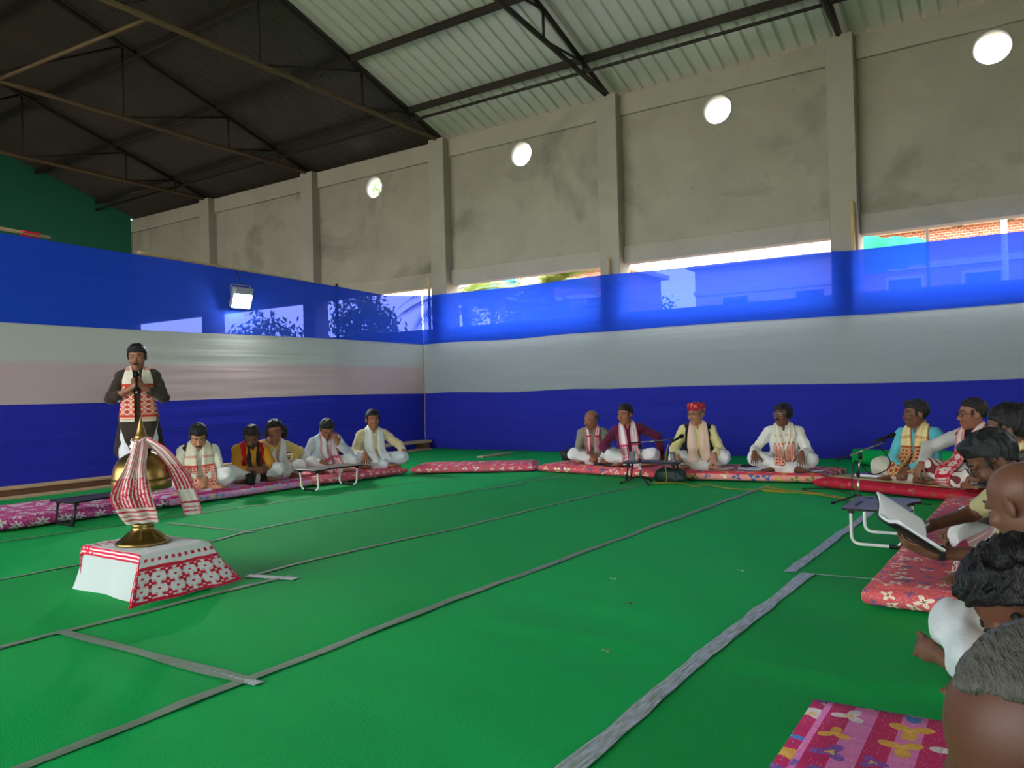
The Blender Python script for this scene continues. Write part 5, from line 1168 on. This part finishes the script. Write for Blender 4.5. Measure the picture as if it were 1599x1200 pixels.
# ------------------------------------------------------------------ right-hand side
person(P_(LAP, label='seated man in turquoise kurta with gold and rust scarf', loc=(-0.93, 8.60, .125), face=-108, scale=.98, skin=SK_D, top=(96, 190, 204), bottom=(202, 196, 180), lean=2, neck=4, hpitch=2, hyaw=-42, hair='quiff', seed=10.3, h=.008,
            scarf=dict(mat=G_gold, zl=.0, zr=.0, xs=.075, w=.14, wn=.10, fold=.006)))
person(dict(label='seated man with spectacles in black top and crimson diamond scarf', loc=(-0.42, 8.32, .125), face=-122, scale=1.02, skin=(150, 98, 72), top=(196, 194, 188), vest=(28, 20, 26), bottom_mat=M_stripe_dhoti, lean=3, neck=6, hpitch=2, hyaw=-34, hair='short', hairline=.085, glasses=(30, 26, 26), seed=11.7, h=.008, vestopen=.0, slump=.84,
            Rw=V3(.30, .36, .20), Rp=V3(1, -.3, .1), Rd=V3(.1, .5, -.8), Lw=V3(-.22, .26, .16), Rc=30, Lc=30,
            scarf=dict(mat=G_check, zl=.2, zr=-.06, xs=.07, w=.15, wn=.08, fold=.004)))
person(dict(label='dark-haired man in profile behind the notebook reader, pale collar scarf', loc=(-0.03, 5.03, .115), face=-178, scale=1.0, skin=(104, 68, 50), top=(70, 62, 58), lean=4, neck=12, hpitch=4, hyaw=-6, hair='short', haircol=(18, 16, 16), seed=12.2, h=.0075, slump=.97,
            Rw=V3(.16, .32, .16), Lw=V3(-.2, .28, .16), scarf=dict(mat=G_gold, zl=.1, zr=.1, xs=.09, w=.10, wn=.09)))
_, RD = person(dict(label='man in orange waistcoat with spectacles writing in a notebook', loc=(0.06, 4.45, .115), face=-172, scale=1.0, skin=(104, 66, 46), top=(172, 166, 120), vest=(208, 128, 24), bottom=(196, 196, 190), lean=18, side=-9, neck=20, hpitch=34, hyaw=6, closed=True, hair='quiff', hairth=.014, haircol=(24, 26, 28), glasses=(40, 36, 34), moustache=True, beard=True, seed=13.9, h=.0062, cuff=.36, vestopen=.03,
            Lw=V3(-.36, .51, .20), Lp=V3(-.3, -.6, -.9), Ld=V3(.18, .95, .22), Ln=V3(.6, -.1, .8), Lc=30, Rw=V3(.04, .49, .26), Rp=V3(1, -.2, -.3), Rd=V3(-.45, .7, -.35), Rn=V3(-.5, -.3, -.8), Rc=42,
            scarf=dict(mat=G_dull, zl=.06, zr=.06, xs=.07, w=.11, wn=.08)))
person(dict(label='bald man in orange top with one bare foot out on the carpet', loc=(0.15, 3.15, .012), face=-168, scale=1.0, skin=(112, 74, 54), top=(206, 104, 60), bottom=(206, 214, 216), lean=14, neck=16, hpitch=22, hyaw=-42, closed=True, hair=None, seed=14.4, h=.0065, cuff=.55, slump=.95,
            kneeR=V3(.30, .36, .17), ankR=V3(-.05, .33, .1), kneeL=V3(-.24, .22, .13), rollL=62, ankL=V3(.12, .345, .055), toeL=V3(.355, .465, .052), Rw=V3(.05, .15, .2), Lw=V3(-.05, .15, .2), Rp=V3(1, -.6, 0), Lp=V3(-1, -.6, 0), Rc=40, Lc=40))
person(dict(label='black-haired man bent low in front of the bald man', loc=(0.36, 2.16, .108), face=-170, scale=1.0, skin=(104, 66, 46), top=(226, 228, 228), bottom=(206, 214, 216), lean=38, neck=24, hpitch=46, hyaw=0, closed=True, hair='wild', hairth=.026, hairline=.085, haircol=(12, 12, 13), seed=15.2, h=.0065, cuff=.45, slump=.82,
            Rw=V3(.05, .22, .14), Lw=V3(-.05, .22, .14), Rp=V3(1, -.5, 0), Lp=V3(-1, -.5, 0), Rc=35, Lc=35))
person(dict(label='nearest man at the lower right, balding with thin grey hair', loc=(0.22, 0.975, .10), face=-160, scale=1.0, skin=(98, 58, 42), top=(46, 44, 42), bottom=(180, 180, 178), lean=16, neck=18, hpitch=24, hyaw=-4, closed=True, brow=.05, hair='short', hairline=.134, hairth=.0065, hairwig=.0022, taper=.055, tapery=-.2, haircol=(76, 73, 67), seed=16.6, h=.0058, Rw=V3(.05, .2, .12), Lw=V3(-.05, .2, .12), Rp=V3(1, -.5, 0), Lp=V3(-1, -.5, 0)))
# ------------------------------------------------------------------ what the reader holds
def reader(p): a = math.radians(-172 - 90); p = np.asarray(p, float); return Vector((.06 + p[0] * math.cos(a) - p[1] * math.sin(a), 4.45 + p[0] * math.sin(a) + p[1] * math.cos(a), .115 + p[2]))
nbk = empty('notebook', (-.513, 3.985, .42), label='open notebook held up by the man in orange', cat='notebook')
_e1 = Vector((.185, .123, -.148)).normalized(); _n = Vector((.25, -.45, .85)); _n = (_n - _e1 * _n.dot(_e1)).normalized(); _e2 = _n.cross(_e1)
def page(nm, e2, th, mat, off=0.0, bow=.012):
    nn = _e1.cross(e2).normalized()
    def fn(u, v): return tuple(_e1 * ((u - .5) * .25) + e2 * (v * .17) + nn * (off + bow * math.sin(math.pi * v)))
    return grid_obj(nm, fn, 6, 10, mat, nbk, solid=th)
_e3 = (_e2 * math.cos(2.5) + _n * math.sin(2.5)).normalized()
page('page_block', _e2, .010, M_paper); page('page_block', _e3, .012, M_paper); page('cover', _e2, .003, M_black, -.012); page('cover', _e3, .003, M_black, .016)
_E, _W = RD['arms'][-1]; _dd = unit(_W - _E); _u = unit(np.cross(_dd, A3(0, 0, 1))); _v = np.cross(_u, _dd); _c = _W - _dd * .035
wt = empty('wristwatch', tuple(reader(_c)), label='dark wristwatch on the wrist of the notebook reader', cat='watch')
ringp = [tuple(reader(_c + (_u * math.cos(a) + _v * math.sin(a)) * .033) - reader(_c)) for a in [k * math.pi / 12 for k in range(25)]]
_ax = reader(_c + _dd * .011) - reader(_c)
v, f = [], []
for q in ringp[:-1]: v += [Vector(q) - _ax, Vector(q) + _ax, Vector(q) * 1.1 + _ax, Vector(q) * 1.1 - _ax]
for k in range(24):
    for s in range(4): f.append((k * 4 + s, k * 4 + (s + 1) % 4, ((k + 1) % 24) * 4 + (s + 1) % 4, ((k + 1) % 24) * 4 + s))
mesh_obj('strap', v, f, M_black, wt, True)
_fn = (Vector((-.3, -.75, .6))).normalized(); _fp = _fn * .036; _s = _ax.normalized() * .017; _t = _fn.cross(_ax.normalized()) * .015
mesh_obj('watch_face', [_fp - _s - _t, _fp + _s - _t, _fp + _s + _t, _fp - _s + _t, _fp * 1.2 - _s - _t, _fp * 1.2 + _s - _t, _fp * 1.2 + _s + _t, _fp * 1.2 - _s + _t], box_data(0, 1, 0, 1, 0, 1)[1], plain('watch case', srgb(120, 122, 126), .25, .6), wt)
_E, _W = RD['arms'][1]; _h = reader(_W + unit(A3(-.45, .7, -.35)) * .10); pn = tube('pen', [tuple(_h + Vector((.06, -.05, .06)) * 1.1), tuple(_h), tuple(_h - Vector((.06, -.05, .06)) * .9)], [.005, .005, .0015], plain('silver pen', srgb(170, 176, 182), .3, .5), None, 8); tag(pn, 'silver pen in the hand of the notebook reader', 'pen')

# ------------------------------------------------------------------ outside, seen through the wall slot and the thin cloth
gnd = struct(mesh_obj('ground', [(-60, -40, -.13), (40, -40, -.13), (40, 70, -.13), (-60, 70, -.13)], [(0, 1, 2, 3)], M_ground))
M_leaf = Mat('tree leaves', .6, spec=.3); M_leaf.color(M_leaf.mix(M_leaf.noise(1.5, 3), srgb(52, 84, 30), srgb(112, 132, 60))); M_leaf.cloth_through(0.0, .35); M_leaf = M_leaf.m  # leaf greens varied at random
M_palm = Mat('palm leaflets', .5, spec=.3); M_palm.color(M_palm.mix(M_palm.noise(1.2, 3), srgb(70, 96, 40), srgb(136, 142, 72))); M_palm.cloth_through(0.0, .35); M_palm = M_palm.m
M_trunk = plain('bark', srgb(104, 86, 66), .9, var=.2)
def palm(label, loc, h, nf=13, L=2.4):
    r = empty('palm_tree', loc, label=label, cat='tree')
    tube('trunk', [(0, 0, 0), (.1, .05, h * .5), (.0, .0, h)], [.16, .12, .10], M_trunk, r, 10)
    for k in range(nf):
        a = k * 2.4 + .3; el = random.uniform(.1, 1.0); pts = []
        for q in range(9):
            t = q / 8; pts.append(Vector((math.cos(a) * L * t * math.cos(el * (1 - t * .6)), math.sin(a) * L * t * math.cos(el * (1 - t * .6)), h + L * (math.sin(el) * t - .62 * t * t))))
        v, f = [], []
        side = Vector((-math.sin(a), math.cos(a), 0))
        for q in range(8):
            for m_ in range(5):
                t = m_ / 5; p = pts[q].lerp(pts[q + 1], t); d = (pts[q + 1] - pts[q]).normalized(); w = .55 * math.sin(min(1, (q + t) / 8 + .12) * math.pi) + .05
                for s in (1, -1):
                    i = len(v); e = p + side * s * w + d * .28 + Vector((0, 0, -.25 * w)); n = d * .035
                    v += [p - n, p + n, e, p + Vector((0, 0, .01))]; f += [(i, i + 1, i + 2)]
        mesh_obj('frond', v, f, M_palm, r)
    return r
def leafy(label, loc, h, cr, n=1500, name='tree'):
    r = empty(name, loc, label=label, cat='tree'); tube('trunk', [(0, 0, 0), (.1, 0, h * .4), (0, .1, h * .8)], [.18, .13, .05], M_trunk, r, 8)
    for k in range(5):
        a = k * 1.3; tube('branch', [(0, 0, h * .4 + k * .1), (math.cos(a) * cr * .5, math.sin(a) * cr * .5, h * .75), (math.cos(a) * cr * .8, math.sin(a) * cr * .8, h)], [.07, .04, .015], M_trunk, r, 6)
    v, f = [], []; R = np.random.default_rng(int(h * 100 + cr * 10)); cl = R.normal(size=(26, 3)); cl /= np.linalg.norm(cl, axis=1)[:, None]; cl *= cr * R.uniform(.3, 1, (26, 1))
    for k in range(n):
        c = cl[k % 26] + R.normal(size=3) * cr * .17; c = np.array([c[0], c[1], h + c[2] * .8]); a, b = R.normal(size=3), R.normal(size=3); a /= np.linalg.norm(a); b -= a * (a @ b); b /= np.linalg.norm(b)
        i = len(v); l, w = .13, .05; v += [c - a * l, c + b * w, c + a * l, c - b * w]; f.append((i, i + 1, i + 2, i + 3))
    o = mesh_obj('foliage', v, f, M_leaf, r); o['kind'] = 'stuff'; return r
palm('palm left of the blue water tank outside', (-13.6, 18.0, -.1), 4.0); palm('palm right of the blue water tank outside', (-11.3, 19.0, -.1), 4.1, 15, 2.2)
leafy('leafy tree far behind the middle wall column', (-14.0, 30, -.1), 4.6, 1.6); leafy('leafy tree glimpsed through the left blue cloth', (-19.6, 20, -.1), 3.6, 1.7, 2200)
leafy('tall tree seen through the farthest porthole', (-25.1, 26.0, -.1), 10.2, 2.6, 2200); leafy('second leafy tree behind the left blue cloth', (-23.6, 19.2, -.1), 3.2, 1.4)
leafy('bushy tree behind the blue water tank', (-17.4, 25.5, -.1), 4.2, 2.0, 1800); leafy('bushy tree between tank and brick house', (-12.6, 21.8, -.1), 3.2, 1.2, 1500)
# blue water tank on a railed stand
M_tank = plain('blue water tank plastic', srgb(40, 150, 205), .5, var=.05); M_cement = plain('pale cement', srgb(200, 190, 170), .9)
tk = empty('water_tank', (-15.2, 22, -.1), label='blue plastic water tank on a railed stand outside', cat='water tank')
lathe('tank_body', [(.66, 4.3), (.68, 4.34), (.66, 4.55), (.69, 4.6), (.66, 4.85), (.69, 4.9), (.66, 5.2), (.55, 5.4), (.25, 5.5), (.22, 5.6)], M_tank, tk, 28)
for sx in (-.7, .7):
    for sy in (-.7, .7): box('stand_post', sx - .07, sx + .07, sy - .07, sy + .07, 0, 4.3, M_cement, tk)
box('stand_deck', -.95, .95, -.95, .95, 4.2, 4.32, M_cement, tk)
for x in (-1.1, -.2, .7, 1.5): tube('rail_post', [(x, -1.0, 4.2), (x, -1.0, 4.75)], .02, M_steel, tk, 6)
tube('hand_rail', [(-1.1, -1.0, 4.75), (1.5, -1.0, 4.75)], .02, M_steel, tk, 6)
# brick houses
def brick_mat(name, c1, c2):
    m = Mat(name, .9); b = m.node('ShaderNodeTexBrick'); b.inputs['Scale'].default_value = 4.0; b.inputs['Color1'].default_value = srgb(*c1); b.inputs['Color2'].default_value = srgb(*c2); b.inputs['Mortar'].default_value = srgb(190, 180, 165)
    x, y, z = m.xyz(); m.link(m.vec(x, z, y), b.inputs['Vector']); m.color(b.outputs[0]); return m.m
M_brick = brick_mat('weathered brick', (150, 84, 62), (172, 110, 84))
def house(label, x0, x1, y0, y1, h, mat, name='brick_house', windows=(), ledge=True):
    r = empty(name, ((x0 + x1) / 2, y0, -.12), label=label, cat='building'); w = (x1 - x0) / 2
    box('wall', -w, w, 0, y1 - y0, 0, h, mat, r); box('roof_slab', -w - .25, w + .25, -.25, y1 - y0 + .25, h, h + .16, M_cement, r)
    if ledge: box('floor_band', -w - .04, w + .04, -.05, 0, h - .95, h - .8, M_cement, r)
    for (a, b, c, d) in windows:
        f = box('window', a, b, -.03, .02, c, d, M_cement, r); box('pane', a + .08, b - .08, -.04, -.03, c + .08, d - .08, M_black, f)
    return r
house('low brick house behind the palms outside', -14.6, -11.7, 24, 28, 5.35, M_brick, windows=[(-1.0, -.2, 3.4, 4.5), (.3, 1.1, 3.4, 4.5)])
house('cream flat-roofed house beyond the second wall bay', -9.6, -4.2, 26, 31, 5.3, plain('cream limewash', srgb(206, 190, 150), .9), 'cream_house', [(-1.8, -.8, 3.2, 4.3), (.6, 1.6, 3.2, 4.3)])
hb = house('unfinished brick house outside the nearest wall bay', -3.9, 0.8, 22, 27, 5.0, M_brick, windows=[(-1.5, -.6, 2.9, 3.9), (.2, 1.1, 2.9, 3.9)])
for x in (-1.9, .15, 1.2, 2.1): box('roof_post', x - .12, x + .12, -.1, .14, 5.0, 6.4, M_cement, hb)
box('roof_beam', -2.4, 2.4, -.12, .14, 6.4, 6.7, M_cement, hb)
pl = empty('scaffold_pole', (-0.4, 20, -.12), label='white scaffold pole standing outside the nearest wall bay', cat='pole'); tube('pole', [(0, 0, 0), (0, 0, 7)], .06, M_tube_w, pl, 8)
tube('base_plate', [(0, 0, 0), (0, 0, .03)], .14, M_tube_w, pl, 8)
nt = empty('shade_net', (-3.1, 19, -.12), label='green shade net strung between poles outside beside the near column', cat='net')
grid_obj('net', lambda u, v: (1.3 * u, .25 * math.sin(u * 7), 3.7 + .9 * v - .35 * u * v + .12 * noise3((u * 4, v * 3, 2))), 24, 10, plain('green shade net', srgb(40, 150, 110), .8), nt)
for x in (0, 1.3): tube('net_pole', [(x, .25 * math.sin(x / 1.3 * 7), 0), (x, .25 * math.sin(x / 1.3 * 7), 4.7)], .03, M_steel, nt, 6)
bw = empty('boundary_wall', (-17.5, 17.2, -.12), label='pinkish brick boundary wall glimpsed through the left blue cloth', cat='wall'); box('wall', -7, 4.2, 0, .2, 0, 2.72, M_brick, bw); box('coping', -7.05, 4.25, -.04, .24, 2.72, 2.82, M_cement, bw)
bw = empty('boundary_wall', (-6.0, 17.2, -.12), label='long brick boundary wall outside behind the right cloth', cat='wall'); box('wall', -7.2, 12, 0, .2, 0, 2.6, M_brick, bw); box('coping', -7.25, 12.05, -.04, .24, 2.6, 2.7, M_cement, bw)
